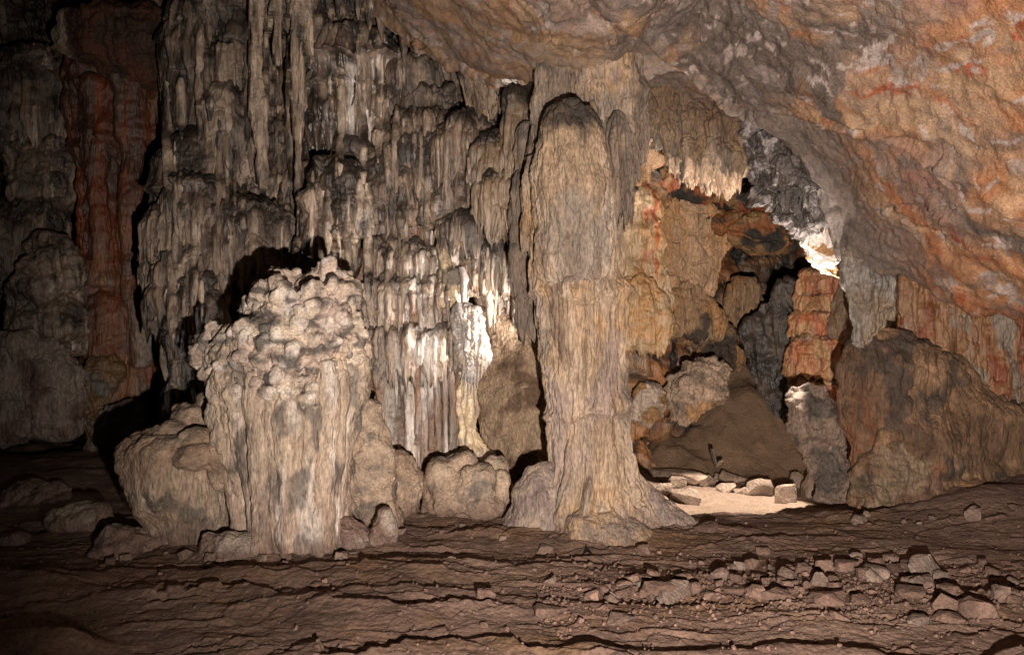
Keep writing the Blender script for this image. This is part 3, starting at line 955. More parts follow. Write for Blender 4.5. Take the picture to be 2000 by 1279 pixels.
F_('flowstone_drape', D(100, -30, 150, 300), 10.0, 'dim flowstone curtain deep in shadow high on the wall beyond the rust red column', 'flowstone', GPLAIN)
F_('flowstone_dome', D(262, 20, 142, 400), 9.8, 'dim round flowstone knob below the shadowed curtain beside the rust red column', 'flowstone', GDUST_SHADE, st=LUMP)
F_('flowstone_dome', D(390, -40, 120, 560), 9.8, 'shadowed flowstone dome with fine ribs at the far edge of the cave wall', 'flowstone', GDUST_SHADE)
F_('flowstone_drape', [(452, 80, 110), (480, 66, 126), (520, 56, 150), (580, 36, 165), (620, 22, 170), (645, 20, 176), (670, 120, 178), (694, 150, 176)], 9.3, 'pale flowstone tongue with a drooping tip, hugging the rust red column', 'flowstone', GPALE, st=LUMP)
F_('boulder', [(650, 10, 70), (670, -30, 120), (720, -60, 150), (790, -60, 160), (860, -40, 150)], 9.0, 'big round dark boulder under the pale drooping flowstone tongue', 'boulder', c_fr, M_DRY, LUMP, dr=.5)
F_('rock', [(790, 205, 250), (805, 196, 268), (840, 192, 280), (875, 196, 286)], 9.1, 'dark round rock at the foot of the rust red column', 'rock', lambda P, t, d: c_fr(P, t, d) * .6, M_DRY, LUMP)
F_('stalagmite', [(700, 180, 210), (720, 172, 230), (790, 170, 215), (880, 172, 215)], 9.2, 'yellowish stubby stalagmite below the rust red column', 'stalagmite', lambda P, t, d: mixc(OCHRE * .45, GREY * .6, blot(P, 3, -.1, .4, 226)), M_WET, LUMP)

F_('flowstone_drape', D(0, 330, 480, 270, .6), 8.7, 'fluted grey flowstone curtain high on the wall, inside the pale pointed stalactite', 'flowstone', GPALE)
F_('flowstone_drape', D(90, 398, 482, 190), 8.4, 'small arched flowstone hood on the high grey curtain, upper of the two', 'flowstone', GPALE)
F_('flowstone_drape', D(175, 400, 500, 330), 8.35, 'small arched flowstone hood on the high grey curtain, lower of two', 'flowstone', GPALE)
F_('flowstone_dome', D(248, 296, 462, 470, .2), 8.3, 'large grey rounded flowstone dome beside the middle of the rust red column', 'flowstone', GDUST_SHADE, st=dict(lump=(.06, 2), flute=(.05, 5, .12), fine=(.014, 12), ledge=[(.55, .08, .06)]), dr=.6)
F_('flowstone_dome', D(352, 334, 440, 440), 8.0, 'pale bulge low on the large grey rounded flowstone dome', 'flowstone', GPALE)
F_('flowstone_drape', D(395, 286, 570, 560, .7), 8.05, 'wide grey ribbed flowstone apron between the big dome and the black shadow', 'flowstone', GPALE, dr=.35)
F_('flowstone_drape', D(484, 302, 425, 640), 7.9, 'hooded flowstone niche with slender ribs beside the pale crusted foot of the red column', 'flowstone', GPALE)
F_('flowstone_dome', D(538, 334, 424, 800), 7.7, 'domed flowstone boss with long ribs, lowest on the grey wall', 'flowstone', GPALE)
F_('drip_rib', [(490, 312, 326), (600, 318, 336), (700, 312, 340), (745, 322, 334)], 7.7, 'thin stem like drip column in front of the hooded niche', 'dripstone', GPALE, st=dict(lump=(.02, 4), flute=(.02, 6, .1)), na=60)
# long pale ribs near the top
for k, (tb, lab) in enumerate([
        ([(-60, 492, 520), (60, 490, 516), (160, 488, 514), (300, 500, 520), (370, 506, 520)], 'long whitish drip rib reaching from the roof to beside the large grey dome'),
        ([(-60, 536, 552), (60, 534, 550), (130, 540, 548)], 'short thin whitish drip rib between two longer ones near the roof'),
        ([(-60, 562, 600), (60, 566, 600), (150, 570, 598), (260, 572, 592), (380, 578, 592), (450, 582, 590)], 'longest whitish drip rib, beside the bright white flowstone'),
        ([(-60, 598, 616), (40, 594, 612), (110, 600, 610)], 'stubby drip rib above the bright white flowstone')]):
    F_('drip_rib', tb, 8.0, lab, 'dripstone', lambda P, t, d: mixc(c_grey(P, t, d, 230), PALE * 1.1, blot(P, 5, -.5, .3, 231, (1, 1, .2)) * .8), M_WET, dict(lump=(.07, 2.5), flute=(.05, 10, .06), ring=(.01, 22), fine=(.014, 18)), na=80, cap=True)
F_('calcite_streak', [(270, 506, 514), (290, 502, 520), (330, 504, 522), (350, 508, 518), (365, 511, 516)], 8.2, 'bright white calcite streak at the tip of the long drip rib', 'dripstone', lambda P, t, d: mixc(WHITE * .9, PALE * .8, blot(P, 9, -.2, .4, 236)), M_WHITE, dict(lump=(.02, 6)), na=60)

# central wall
F_('white_flowstone', D(62, 606, 772, 320, .6, b=.8), 8.4, 'whitish ribbed flowstone sheet high on the wall, brightest calcite near the ceiling', 'flowstone',
   dust_shaded(lambda P, t, d: mixc(c_grey(P, t, d, 233) * 1.2, WHITE * .95, ss(.2, .4, t + .2 * fbm(P * 3, 3, 234)) * ss(-1.95, -1.7, P[:, 0] + .15 * fbm(P * 4, 3, 238)) * (1 - ss(.72, .9, t)) * blot(P, 7, -.45, .25, 237, (1, 1, .12))), .5, .1), M_WHITE,
   dict(lump=(.07, 2), hood=(.06, 2, 2), flute=(.11, 9, .06), ledge=[(.22, .09, .05), (.42, .05, .04)], fine=(.014, 16), fz=.15, rag=(.2, 8)), dr=.4)
F_('stalactite', [(255, 720, 772), (280, 728, 766), (310, 738, 764), (326, 744, 762)], 8.1, 'broken pale stalactite stub under the whitish flowstone sheet', 'stalactite', lambda P, t, d: mixc(PALE, TAN, blot(P, 5, -.2, .4, 235)), M_DRY, LUMP)
F_('flowstone_dome', D(305, 598, 690, 560, .3), 7.8, 'smooth grey humped flowstone boss behind the head of the cauliflower stalagmite', 'flowstone', GPLAIN, M_WET, LUMP)
F_('flowstone_dome', D(310, 648, 724, 460, .3), 7.65, 'paler humped boss crowding against the smooth grey one', 'flowstone', GPALE, M_WET, LUMP)
F_('flowstone_dome', D(312, 718, 826, 430, .35), 8.0, 'flowstone dome capped black by soot and painted shade above the dripstone shrine', 'flowstone', dust_shaded(GPLAIN, .9, .4), M_WET, LUMP)
F_('flowstone_dome', D(275, 664, 745, 350, .35), 8.25, 'small dark rounded hump below the whitish flowstone sheet', 'flowstone', dust_shaded(GPLAIN, .8, .4), M_WET, LUMP)
F_('flowstone_drape', D(120, 762, 850, 215), 8.4, 'dark folded flowstone hood tucked under the ceiling edge', 'flowstone', GDUST_SHADE)
F_('flowstone_drape', D(170, 790, 900, 300), 8.3, 'ribbed dark hood just under the folded one, below the ceiling', 'flowstone', GDUST_SHADE)
F_('flowstone_drape', D(225, 775, 900, 345), 8.1, 'broad dark hooded curtain of thin ribs, upper tier beside the column dome', 'flowstone', GDUST_SHADE, st=FLW)
F_('flowstone_drape', D(268, 766, 880, 385, .4), 7.95, 'ribbed hood with wrinkled black top, second tier', 'flowstone', dust_shaded(GPLAIN, .85, .3))
F_('flowstone_drape', D(225, 850, 985, 400, .4), 7.8, 'tall brown grey ribbed curtain next to the wrinkled black topped hood', 'flowstone', GDUST_SHADE, st=FLW)
F_('flowstone_drape', D(262, 930, 1066, 380, .5), 7.4, 'tan shelf of flowstone meeting the shoulder of the tall column', 'flowstone', GTAN)
F_('flowstone_drape', D(332, 938, 1066, 445, .4), 7.25, 'tan curtain of deep slots hanging against the tall column', 'flowstone', GTAN, st=FLW)
F_('flowstone_dome', D(350, 828, 944, 440, .3), 7.85, 'furrowed dark dome between the shrine top and the slotted tan curtain', 'flowstone', GDUST_SHADE, st=LUMP)
F_('flowstone_drape', D(425, 868, 1060, 500, .7), 7.6, 'long low dark ledge of flowstone behind the dripstone shrine', 'flowstone', GDUST_SHADE, dr=.3)
F_('flowstone_drape', D(480, 900, 1066, 560, .7), 7.6, 'wrinkled tan ledge below the long dark one, behind the shrine', 'flowstone', GTAN, dr=.3)
F_('flowstone_drape', D(525, 940, 1066, 622, .6), 7.8, 'tan curtain of even rounded ribs beside the column waist', 'flowstone', GTAN, st=FLW, dr=.35)
F_('rippled_wall', [(600, 945, 1060), (640, 935, 1090), (720, 930, 1100), (800, 930, 1110), (870, 940, 1110), (930, 950, 1110)], 7.75, 'brown wall panel of many small horizontal ripples between shrine and column', 'flowstone', lambda P, t, d: mixc(TAN * .85, BROWN * .8, blot(P, 3, -.2, .4, 240)), M_DRY,
   dict(lump=(.06, 2), ring=(.05, 9), fine=(.014, 12)), dr=.35, na=300, nv=380, cap=False)

F_('flowstone_drape', D(170, 985, 1075, 345, .5), 7.2, 'dark brown ribbed curtain filling the corner between the ceiling lip and the column', 'flowstone', GTAN, st=FLW)
# ceiling fringe and its white broken rim
F_('stalactite_fringe', [(135, 900, 1000), (160, 905, 1010), (190, 910, 1010), (205, 925, 1050)], 7.7, 'brown fringe of short drips under the ceiling rim', 'stalactite', GTAN, M_DRY, FLW, dr=.35)
F_('broken_lip', [(110, 985, 1030), (130, 975, 1056), (150, 972, 1058), (165, 1000, 1054), (178, 1030, 1046)], 7.3, 'whitish grey broken lip of ceiling rock beside the column shoulder', 'rock', lambda P, t, d: mixc(np.array((.4, .35, .34)), WHITE, blot(P, 6, -.1, .3, 242)), M_SHARD,
   dict(lump=(.06, 5), crack=(.03, 5), fine=(.02, 14), rag=(.08, 10)), dr=.6)  # whitish colour stands in for light on the broken edge
for k, (u, v0, v1, w, lab) in enumerate([(722, -20, 60, 14, 'dark stalactite at the upper ceiling corner, above the whitish sheet'), (745, 10, 80, 12, 'dark stalactite just inside the ceiling corner one'), (700, -30, 40, 10, 'thin dark stalactite nearest the long drip ribs'),
                                         (790, 60, 130, 10, 'dark stub stalactite under the sloping ceiling edge'), (660, -30, 40, 9, 'slim dark stalactite above the whitish sheet'), (640, -30, 20, 9, 'short dark stalactite next to the slim one')]):
    F_('stalactite', [(v0, u - w, u + w), ((v0 + v1) / 2, u - w * .7, u + w * .7), (v1, u - 2, u + 2)], 8.1, lab, 'stalactite', GPLAIN, M_WET, dict(lump=(.02, 5), flute=(.02, 8, .1)), dr=1.)

# ------------------------------------------------------------------ dripstone shrine, lit from behind the column
sh = empty('dripstone_shrine', tuple(float(q) for q in W(830, 900, 7.7)), 'stepped dripstone cascade with long hanging ribs and a glaring white cap', 'flowstone')


def c_shr(P, t, d):
    c = mixc(np.array((.22, .165, .13)), PALE * 1.05, ss(.45, .85, RIB[0] + .3 * fbm(P * np.array((6, 6, .8)), 3, 250)))
    c = mixc(c, WHITE, blot(P, 6, -.15, .35, 254, (1, 1, .12)) * ss(-1.3, -.9, P[:, 0]) * .8)  # white streaks painted for glints on the side facing the lamp
    c = mixc(c, np.array((.26, .13, .075)), blot(P, 3, .1, .5, 251, (1, 1, .3)) * .6)
    return mixc(c, SOOT_SHADE * .5, (1 - ss(.05, .3, t + .1 * fbm(P * 5, 3, 252))) * .85)  # tier tops darkened by soot and painted shade


def c_cap(P, t, d):
    c = mixc(np.array((.30, .27, .25)), GREY * .8, ss(.05, -.06, P[:, 0] + .55 + .05 * noise(P * 7, 259)))  # lamp's falloff painted in: greyer away from it, paler towards it
    return mixc(c, PALE * .8, blot(P, 9, -.1, .5, 253, (1, 1, .4)) * .7)


SH = dict(lump=(.05, 3), flute=(.13, 7.5, .05), fine=(.014, 16), fz=.15, rag=(.2, 9))
for nm, tb, y, cf, mt in [
        ('tier', [(395, 735, 790), (420, 725, 830), (450, 722, 850), (490, 726, 850), (520, 730, 846)], 8.05, c_shr, M_WET),
        ('tier', [(470, 730, 800), (485, 712, 850), (510, 706, 880), (560, 706, 890), (590, 712, 886)], 7.9, c_shr, M_WET),
        ('tier', [(540, 740, 830), (556, 716, 900), (580, 704, 915), (620, 702, 920), (640, 706, 916)], 7.75, c_shr, M_WET),
        ('tier', [(630, 740, 860), (645, 704, 915), (665, 698, 925), (700, 698, 925), (735, 704, 920)], 7.68, c_shr, M_WET),
        ('skirt', [(690, 740, 880), (705, 706, 915), (740, 700, 925), (790, 705, 925), (850, 714, 925), (930, 720, 935)], 7.8, c_shr, M_WET)]:
    loft(nm, tb, y, cf, mt, parent=sh, na=300, nv=int((tb[-1][0] - tb[0][0]) * 1.3), dr=.72, seed=60 + int(tb[0][0]), st=SH)
loft('spire', [(428, 850, 876), (445, 846, 880), (470, 850, 876), (490, 852, 878), (520, 856, 892), (548, 852, 905), (600, 846, 905)], 7.6, lambda P, t, d: mixc(CREAM * .85, SOOT_SHADE * 1.5, blot(P, 4, .0, .35, 255) * .8), M_WET, parent=sh, na=120, nv=220, dr=.8, seed=70, st=dict(lump=(.05, 4), flute=(.04, 7, .1), fine=(.01, 16)))
loft('drip', [(520, 895, 906), (545, 900, 916), (575, 898, 912), (600, 900, 912)], 7.45, c_cap, M_WHITE, parent=sh, na=60, nv=90, dr=1., seed=71, st=dict(lump=(.03, 6)))
loft('white_cap', [(590, 902, 922), (605, 888, 938), (630, 880, 948), (660, 882, 954), (690, 894, 952), (720, 906, 944), (745, 912, 936)], 7.42, c_cap, M_WHITE, parent=sh, na=180, nv=220, dr=.8, seed=72, st=dict(lump=(.05, 4), flute=(.05, 10, .1), pop=(.012, 20), fine=(.01, 20), rag=(.06, 16)))
for k, (u, v1, b) in enumerate([(908, 745, -8), (914, 780, -9), (919, 796, -7), (925, 770, -6), (930, 782, -5), (936, 760, -4), (942, 740, -3)]):
    loft('drip', [(680, u - 3, u + 3, 7.34), (730, u - 2.5 + b * .4, u + 2.5 + b * .4), (v1, u - 1 + b, u + 1 + b)], 7.38, c_cap, M_WHITE, parent=sh, na=40, nv=90, dr=1., seed=73 + k, st=dict(lump=(.012, 8)))
for k, (u, v0, v1, w, y) in enumerate([(746, 600, 800, 7, 7.35), (770, 700, 790, 5, 7.3), (790, 690, 780, 5, 7.25), (812, 690, 870, 10, 7.3), (838, 655, 880, 8, 7.3), (852, 690, 880, 10, 7.3), (880, 680, 890, 9, 7.35),
                                       (866, 690, 890, 8, 7.3), (800, 580, 660, 5, 7.35), (780, 570, 650, 6, 7.35), (825, 590, 660, 6, 7.35), (850, 590, 650, 6, 7.35), (872, 570, 640, 6, 7.35), (760, 490, 560, 6, 7.5), (800, 490, 560, 6, 7.5)]):
    loft('hanging_rib', [(v0 - 14, u - w * .3, u + w * .3, y + .12), (v0 + 10, u - w * .8, u + w * .8), ((v0 + v1) / 2, u - w * .6 + 3, u + w * .8 + 3), (v1, u - w * (.9 if v1 > 840 else .2) + 5, u + w * (.9 if v1 > 840 else .2) + 5)], y + .06, c_shr, M_WET, parent=sh, na=50, nv=int(max(60, (v1 - v0) * .9)), dr=1., seed=90 + k,
         st=dict(lump=(.05, 4), ring=(.006, 20), fine=(.014, 16)))
loft('white_leg', [(720, 896, 940), (770, 892, 934), (800, 892, 930), (840, 898, 934), (870, 900, 946), (905, 894, 966)], 7.5, lambda P, t, d: mixc(CREAM * 1.1, PALE, blot(P, 4, -.1, .4, 257)), M_WHITE, parent=sh, na=100, nv=180, dr=.8, seed=110, st=dict(lump=(.05, 4), flute=(.06, 9, .06), fine=(.01, 18)))
loft('orange_core', [(680, 880, 925), (760, 880, 920), (900, 880, 915)], 7.72, lambda P, t, d: mixc(ORANGE, RUST, blot(P, 5, -.2, .4, 258, (1, 1, .2))), M_WET, parent=sh, na=80, nv=120, dr=.6, seed=111, st=dict(lump=(.03, 3), flute=(.03, 7, .1)))

# ------------------------------------------------------------------ alcove behind the column
def c_cur(P, t, d):
    c = mixc(np.array((.46, .27, .12)), np.array((.50, .36, .22)), blot(P, 5, -.2, .4, 260, (1, 1, .15)))
    return mixc(c, RUST * 1.1, blot(P, 4.2, -.08, .15, 261, (1, 1, .08)) * .9)


AL = dict(lump=(.08, 2.5), hood=(.05, 2.2, 1.6), flute=(.08, 8, .06), fine=(.016, 14), fz=.2, rag=(.07, 8))
TANC = lambda P, t, d: mixc(mixc(np.array((.34, .22, .125)), np.array((.36, .2, .09)), blot(P, 3, -.2, .4, 262)), SOOT_SHADE * .8, blot(P, 2.5, .05, .4, 263) * .9)
F_('flowstone_curtain', [(345, 1190, 1250), (380, 1190, 1280), (450, 1190, 1290), (540, 1190, 1296), (575, 1200, 1298), (600, 1230, 1296)], 8.9, 'yellow flowstone curtain with rust red streaks beside the column', 'flowstone', c_cur, M_WET, AL, dr=.5)
F_('flowstone_curtain', [(545, 1180, 1240), (560, 1180, 1280), (590, 1180, 1298), (640, 1190, 1304), (672, 1200, 1302), (682, 1240, 1296)], 8.7, 'smooth yellow rounded curtain end under the rust streaked one', 'flowstone', lambda P, t, d: mixc(np.array((.46, .27, .12)), np.array((.48, .34, .2)), blot(P, 4, -.1, .4, 265)), M_WET, AL, dr=.5)
F_('flowstone_curtain', [(250, 1215, 1270), (300, 1210, 1284), (330, 1215, 1290), (365, 1240, 1330)], 9.2, 'red stained rock curtain glowing in the gap above the yellow curtain', 'flowstone', lambda P, t, d: mixc(RUST * 1.1, OCHRE, blot(P, 5, -.1, .4, 266, (1, 1, .2))), M_WET, AL, dr=.5)
F_('flowstone_wall', [(375, 1270, 1340), (410, 1262, 1400), (450, 1262, 1440), (500, 1270, 1420), (560, 1290, 1400), (600, 1296, 1380)], 9.5, 'broad tan ribbed flowstone panel in the alcove next to the yellow curtain', 'flowstone', lambda P, t, d: mixc(np.array((.44, .29, .18)), np.array((.46, .27, .13)), blot(P, 3, -.2, .4, 267, (1, 1, .3))), M_DRY,
   dict(lump=(.06, 2), flute=(.04, 7, .1), fine=(.014, 12), crack=(.03, 3), rag=(.12, 4)), dr=.35, lean=.0)
F_('rock_shelf', [(320, 1250, 1350), (350, 1240, 1480), (380, 1290, 1520), (410, 1380, 1540), (440, 1420, 1530)], 9.6, 'reddish brown ledge of rock under the hanging broken mass', 'rock shelf', lambda P, t, d: mixc(mixc(RUST * .8, OCHRE * .7, blot(P, 3, -.2, .4, 268)), SOOT_SHADE * .8, blot(P, 2.5, -.1, .3, 269)), M_DRY,
   dict(lump=(.12, 2), crack=(.06, 2), fine=(.02, 12)), dr=.5)
F_('rock_shelf', [(410, 1400, 1520), (430, 1370, 1550), (460, 1390, 1560), (490, 1420, 1570)], 9.5, 'arched orange brown ledge just under the reddish one, deep in the alcove', 'rock shelf', lambda P, t, d: mixc(mixc(OCHRE * .7, ORANGE * .6, blot(P, 3, -.2, .4, 270)), SOOT_SHADE * .8, blot(P, 2.5, .0, .35, 271)), M_DRY,
   dict(lump=(.12, 2), crack=(.06, 2), fine=(.02, 12)), dr=.5)
F_('flowstone_boss', [(560, 1310, 1360), (590, 1300, 1390), (630, 1300, 1400), (665, 1310, 1400)], 9.5, 'dusky tan flowstone boss below the broad ribbed panel', 'flowstone', TANC, M_DRY, AL)
F_('flowstone_boss', [(540, 1440, 1460), (560, 1425, 1476), (590, 1420, 1480), (620, 1430, 1470)], 10.3, 'small pale tan boss hanging in the sooty depth of the alcove', 'flowstone', lambda P, t, d: TANC(P, t, d) * .8, M_DRY, FLW, dr=.4)
F_('flowstone_boss', [(640, 1385, 1410), (665, 1370, 1440), (700, 1360, 1450), (730, 1380, 1440)], 9.8, 'sooty broken rock lumps above the mud slope', 'rock', lambda P, t, d: TANC(P, t, d) * .7, M_DRY, LUMP)
F_('layered_rock', [(700, 1350, 1400), (720, 1325, 1425), (745, 1305, 1420), (775, 1300, 1410), (800, 1312, 1375), (825, 1325, 1362)], 9.0, 'pale grey layered rock snout with an ochre tip, above the mud slope', 'rock', lambda P, t, d: mixc(mixc(np.array((.40, .30, .22)), np.array((.22, .165, .125)), blot(P, 4, -.1, .4, 272, (1, 1, 2))), OCHRE * .9, ss(.6, .75, t) * ss(-.3, .3, noise(P * 4, 273))), M_DRY,
   dict(lump=(.09, 3), ring=(.075, 6.5), flute=(.05, 9, .2), fine=(.018, 14), fz=1), dr=.7)
F_('layered_rock', [(750, 1255, 1285), (765, 1240, 1300), (785, 1228, 1306), (810, 1225, 1300), (825, 1226, 1280)], 8.9, 'pale pitted rock lump close against the column edge', 'rock', lambda P, t, d: mixc(np.array((.42, .34, .28)), OCHRE * .7, blot(P, 4, .05, .4, 274)), M_DRY, dict(lump=(.09, 3), ring=(.04, 6), pop=(.025, 9), fine=(.016, 14), fz=1), dr=.7)
# orange terraces
ot = empty('orange_flowstone', tuple(float(q) for q in W(1600, 800, 9.3)), 'orange red flowstone of stacked scalloped terraces behind the grey stone post', 'flowstone')


def c_or(P, t, d):
    c = mixc(np.array((.40, .21, .10)), np.array((.38, .115, .045)), blot(P, 3.2, -.3, .6, 280, (1, 1, .5)))
    c = mixc(c, np.array((.47, .30, .15)), blot(P, 3, .05, .45, 281) * .8)
    return mixc(c, SOOT_SHADE * 1.6, (1 - ss(.02, .2, t + .15 * fbm(P * 4, 3, 282))) * .7)


for k, tb in enumerate([[(522, 1570, 1600), (535, 1556, 1650), (555, 1554, 1660), (580, 1556, 1660)], [(568, 1570, 1640), (578, 1554, 1656), (604, 1550, 1662), (612, 1552, 1662)], [(602, 1570, 1640), (614, 1548, 1668), (650, 1536, 1674), (662, 1540, 1674)],
                        [(650, 1560, 1650), (664, 1542, 1680), (700, 1532, 1686), (732, 1530, 1680), (744, 1540, 1676)], [(738, 1560, 1640), (750, 1540, 1672), (780, 1540, 1664), (830, 1560, 1650)]]):
    loft('terrace', tb, 9.4 - .07 * k, c_or, M_WET, parent=ot, na=220, nv=130, dr=.55, seed=120 + k, st=dict(lump=(.05, 2.5), flute=(.06, 7, .15), fine=(.014, 14), rag=(.07, 6), crack=(.03, 3)))
F_('smoky_buttress', [(545, 1545, 1575), (580, 1500, 1575), (640, 1450, 1570), (700, 1440, 1560), (760, 1470, 1556), (830, 1520, 1556)], 9.7, 'soot dark leaning rock buttress beside the orange terraces', 'rock', lambda P, t, d: mixc(np.array((.085, .066, .052)), SOOT_SHADE * .8, blot(P, 2, -.2, .4, 284)), M_WET, dict(lump=(.14, 1.6), flute=(.08, 5, .12), fine=(.02, 12)), dr=.3)
F_('stone_post', [(748, 1560, 1600), (762, 1546, 1608), (800, 1544, 1618), (840, 1544, 1640), (880, 1550, 1652), (930, 1572, 1654), (960, 1590, 1656), (985, 1590, 1656)], 7.7, 'smooth grey stone post standing against the brown wall at the alcove mouth', 'rock', lambda P, t, d: mixc(np.array((.20, .142, .108)), np.array((.09, .072, .06)), blot(P, 3.5, .0, .4, 285)), M_DRY,
   dict(lump=(.10, 2.8), fine=(.016, 14), pop=(.035, 8), fz=.8), dr=.5)

# hanging broken mass under the ceiling, its stump end lit from the alcove and painted paler for the glow
hm = empty('hanging_mass', tuple(float(q) for q in W(1370, 355, 7.2)), 'hanging mass of tan rock with broken underside coloured as if glowing, above the alcove', 'rock')


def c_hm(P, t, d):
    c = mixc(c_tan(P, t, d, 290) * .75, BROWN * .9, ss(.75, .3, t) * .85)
    c = mixc(c, np.array((.66, .48, .34)), ss(.88, .97, t + .12 * fbm(P * 5, 3, 291)))  # lowest edge painted pale for light from below
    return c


HM = dict(lump=(.08, 3), flute=(.06, 8, .07), fine=(.016, 16), fz=.3, rag=(.13, 9), crack=(.012, 6))
for k, (tb, y, dr) in enumerate([([(140, 1240, 1330), (180, 1245, 1330), (230, 1255, 1330), (280, 1280, 1336), (312, 1296, 1340), (330, 1310, 1345)], 7.45, .6), ([(160, 1310, 1420), (220, 1322, 1400), (262, 1316, 1396), (300, 1316, 1400), (335, 1322, 1420), (352, 1340, 1420)], 7.5, .7),
                                 ([(180, 1360, 1460), (225, 1380, 1450), (256, 1376, 1450), (300, 1374, 1452), (340, 1372, 1454), (362, 1368, 1450)], 7.4, .7), ([(190, 1228, 1275), (240, 1240, 1272), (275, 1240, 1276), (292, 1250, 1278)], 7.35, .7)]):
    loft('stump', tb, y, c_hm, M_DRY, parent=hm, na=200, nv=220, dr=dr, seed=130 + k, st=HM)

# glassy grey rock at the ceiling edge and the bright shard
F_('glassy_rock', [(215, 1455, 1560), (260, 1452, 1640), (320, 1450, 1640), (370, 1470, 1630), (410, 1520, 1620), (440, 1545, 1600), (462, 1560, 1590)], 7.45, 'glassy dark grey broken rock glinting along the ceiling edge', 'rock', lambda P, t, d: mixc(np.array((.085, .072, .066)), np.array((.30, .265, .26)), blot(P, 6, .12, .35, 295)), M_SHARD,
   dict(lump=(.12, 2.6), crack=(.07, 4), hood=(.10, 3, 3), flute=(.05, 7, .3), fine=(.06, 9)), dr=.45, na=320, nv=320)
F_('grey_block', [(300, 1518, 1590), (320, 1512, 1604), (360, 1516, 1600), (390, 1524, 1590), (402, 1540, 1580)], 7.12, 'grey furrowed stub on the glassy rock', 'rock', lambda P, t, d: mixc(np.array((.13, .11, .10)), DGREY * .7, blot(P, 4, -.1, .3, 296)), M_SHARD, dict(lump=(.08, 4), crack=(.05, 5), flute=(.06, 9, .1), fine=(.04, 10), rag=(.15, 8)), dr=.45)
F_('bright_shard', [(388, 1568, 1590), (420, 1572, 1610), (450, 1566, 1622), (480, 1564, 1636), (510, 1580, 1640), (535, 1606, 1644), (545, 1634, 1645)], 7.95, 'blade of rock at the ceiling edge, coloured white for alcove glare', 'rock', lambda P, t, d: mixc(WHITE * 1.25, np.array((.42, .25, .12)), blot(P, 7, .12, .3, 297)), M_WHITE,
   dict(lump=(.05, 4), crack=(.02, 6), fine=(.014, 14)), dr=.5)  # near-white colour stands in for strong light on the blade
F_('hanging_fin', [(470, 1640, 1720), (520, 1640, 1740), (560, 1646, 1750), (600, 1650, 1752), (640, 1660, 1730), (680, 1662, 1690)], 7.3, 'dark grey ribbed fin of rock hanging between the orange terraces and the brown wall', 'rock', lambda P, t, d: mixc(GREY * .75, TAN * .55, ss(-.2, .4, noise(P * 2.5, 298))), M_WET, dict(lump=(.07, 2.5), flute=(.06, 6, .1), fine=(.014, 14)), dr=.5)

# ------------------------------------------------------------------ brown wall mass to the side
def c_bm(P, t, d):
    c = mixc(np.array((.25, .165, .10)), np.array((.17, .11, .07)), blot(P, 1.8, -.2, .4, 300))
    c = mixc(c, np.array((.40, .27, .17)), blot(P, 3, .1, .5, 301) * .8)
    c = mixc(c, RUST * .8, blot(P, 3, .25, .6, 302, (1, 1, .3)) * .45)
    return mixc(c, DGREY * .6, blot(P, 2.4, .05, .45, 303) * .8) * np.array((.70, .62, .57))


BM = dict(lump=(.14, 1.4), hood=(.03, 1.2, .8), flute=(.07, 5, .10), fine=(.018, 12), fz=.5)
F_('brown_bulge', [(640, 1700, 1760), (680, 1672, 1830), (730, 1654, 1890), (800, 1650, 1930), (860, 1650, 1940), (930, 1652, 1960), (990, 1654, 1980), (1020, 1654, 1990)], 7.5, 'massive brown rounded rock bulge beside the grey stone post', 'rock', c_bm, M_DRY, BM, dr=.4, na=340, nv=380)
F_('brown_buttress', [(800, 1750, 1775), (850, 1715, 1805), (920, 1700, 1822), (970, 1696, 1838), (1012, 1700, 1845)], 7.35, 'tan fluted buttress at the foot of the massive brown bulge', 'rock', lambda P, t, d: mixc(c_bm(P, t, d), TAN * .6, blot(P, 3, -.2, .3, 304)), M_DRY,
   dict(lump=(.12, 2.4), hood=(.10, 2.2, 1.5), flute=(.09, 4, .1), fine=(.022, 12)), dr=.65)
F_('ochre_rock', [(940, 1880, 1900), (955, 1872, 1912), (975, 1874, 1910), (985, 1880, 1905)], 7.2, 'small ochre knob low on the brown rock', 'rock', lambda P, t, d: mixc(OCHRE * .6, BROWN, blot(P, 5, -.1, .4, 305)), M_DRY, LUMP, dr=.7)
F_('brown_bulge', [(690, 1850, 1880), (730, 1830, 1900), (790, 1820, 1960), (850, 1830, 2080), (930, 1850, 2200), (1010, 1860, 2300)], 7.6, 'low dark brown shoulder of rock running out of the picture', 'rock', lambda P, t, d: c_bm(P, t, d) * .8, M_DRY, BM, dr=.3, na=340, nv=300)
F_('flowstone_curtain', [(515, 1770, 1830), (540, 1760, 1900), (580, 1756, 2010), (620, 1760, 2040), (660, 1800, 2050), (700, 1840, 2050)], 7.95, 'tan and white stained wall panel just under the ceiling at the side', 'flowstone', lambda P, t, d: mixc(mixc(TAN * .55, OCHRE * .5, blot(P, 3, -.2, .4, 306)), PALE * .8, blot(P, 2.5, .05, .35, 307) * .8), M_DRY, FLW, dr=.25, na=300)
c_rs = lambda P, t, d: .62 * mixc(mixc(np.array((.40, .20, .09)), RUST * 1.0, blot(P, 4, -.1, .35, 308, (1, 1, .3))), PALE * .8, blot(P, 5, .3, .5, 309, (1, 1, .3)))
F_('rust_curtain', [(545, 1790, 1900), (580, 1756, 1990), (640, 1750, 2060), (700, 1775, 2060), (760, 1840, 2050), (790, 1900, 2040)], 7.75, 'rusty flowstone curtain behind the hanging draperies of the side wall', 'flowstone', c_rs, M_WET, dict(lump=(.08, 2), flute=(.16, 3.6, .06), fine=(.014, 14), rag=(.25, 3)), dr=.2, na=300)
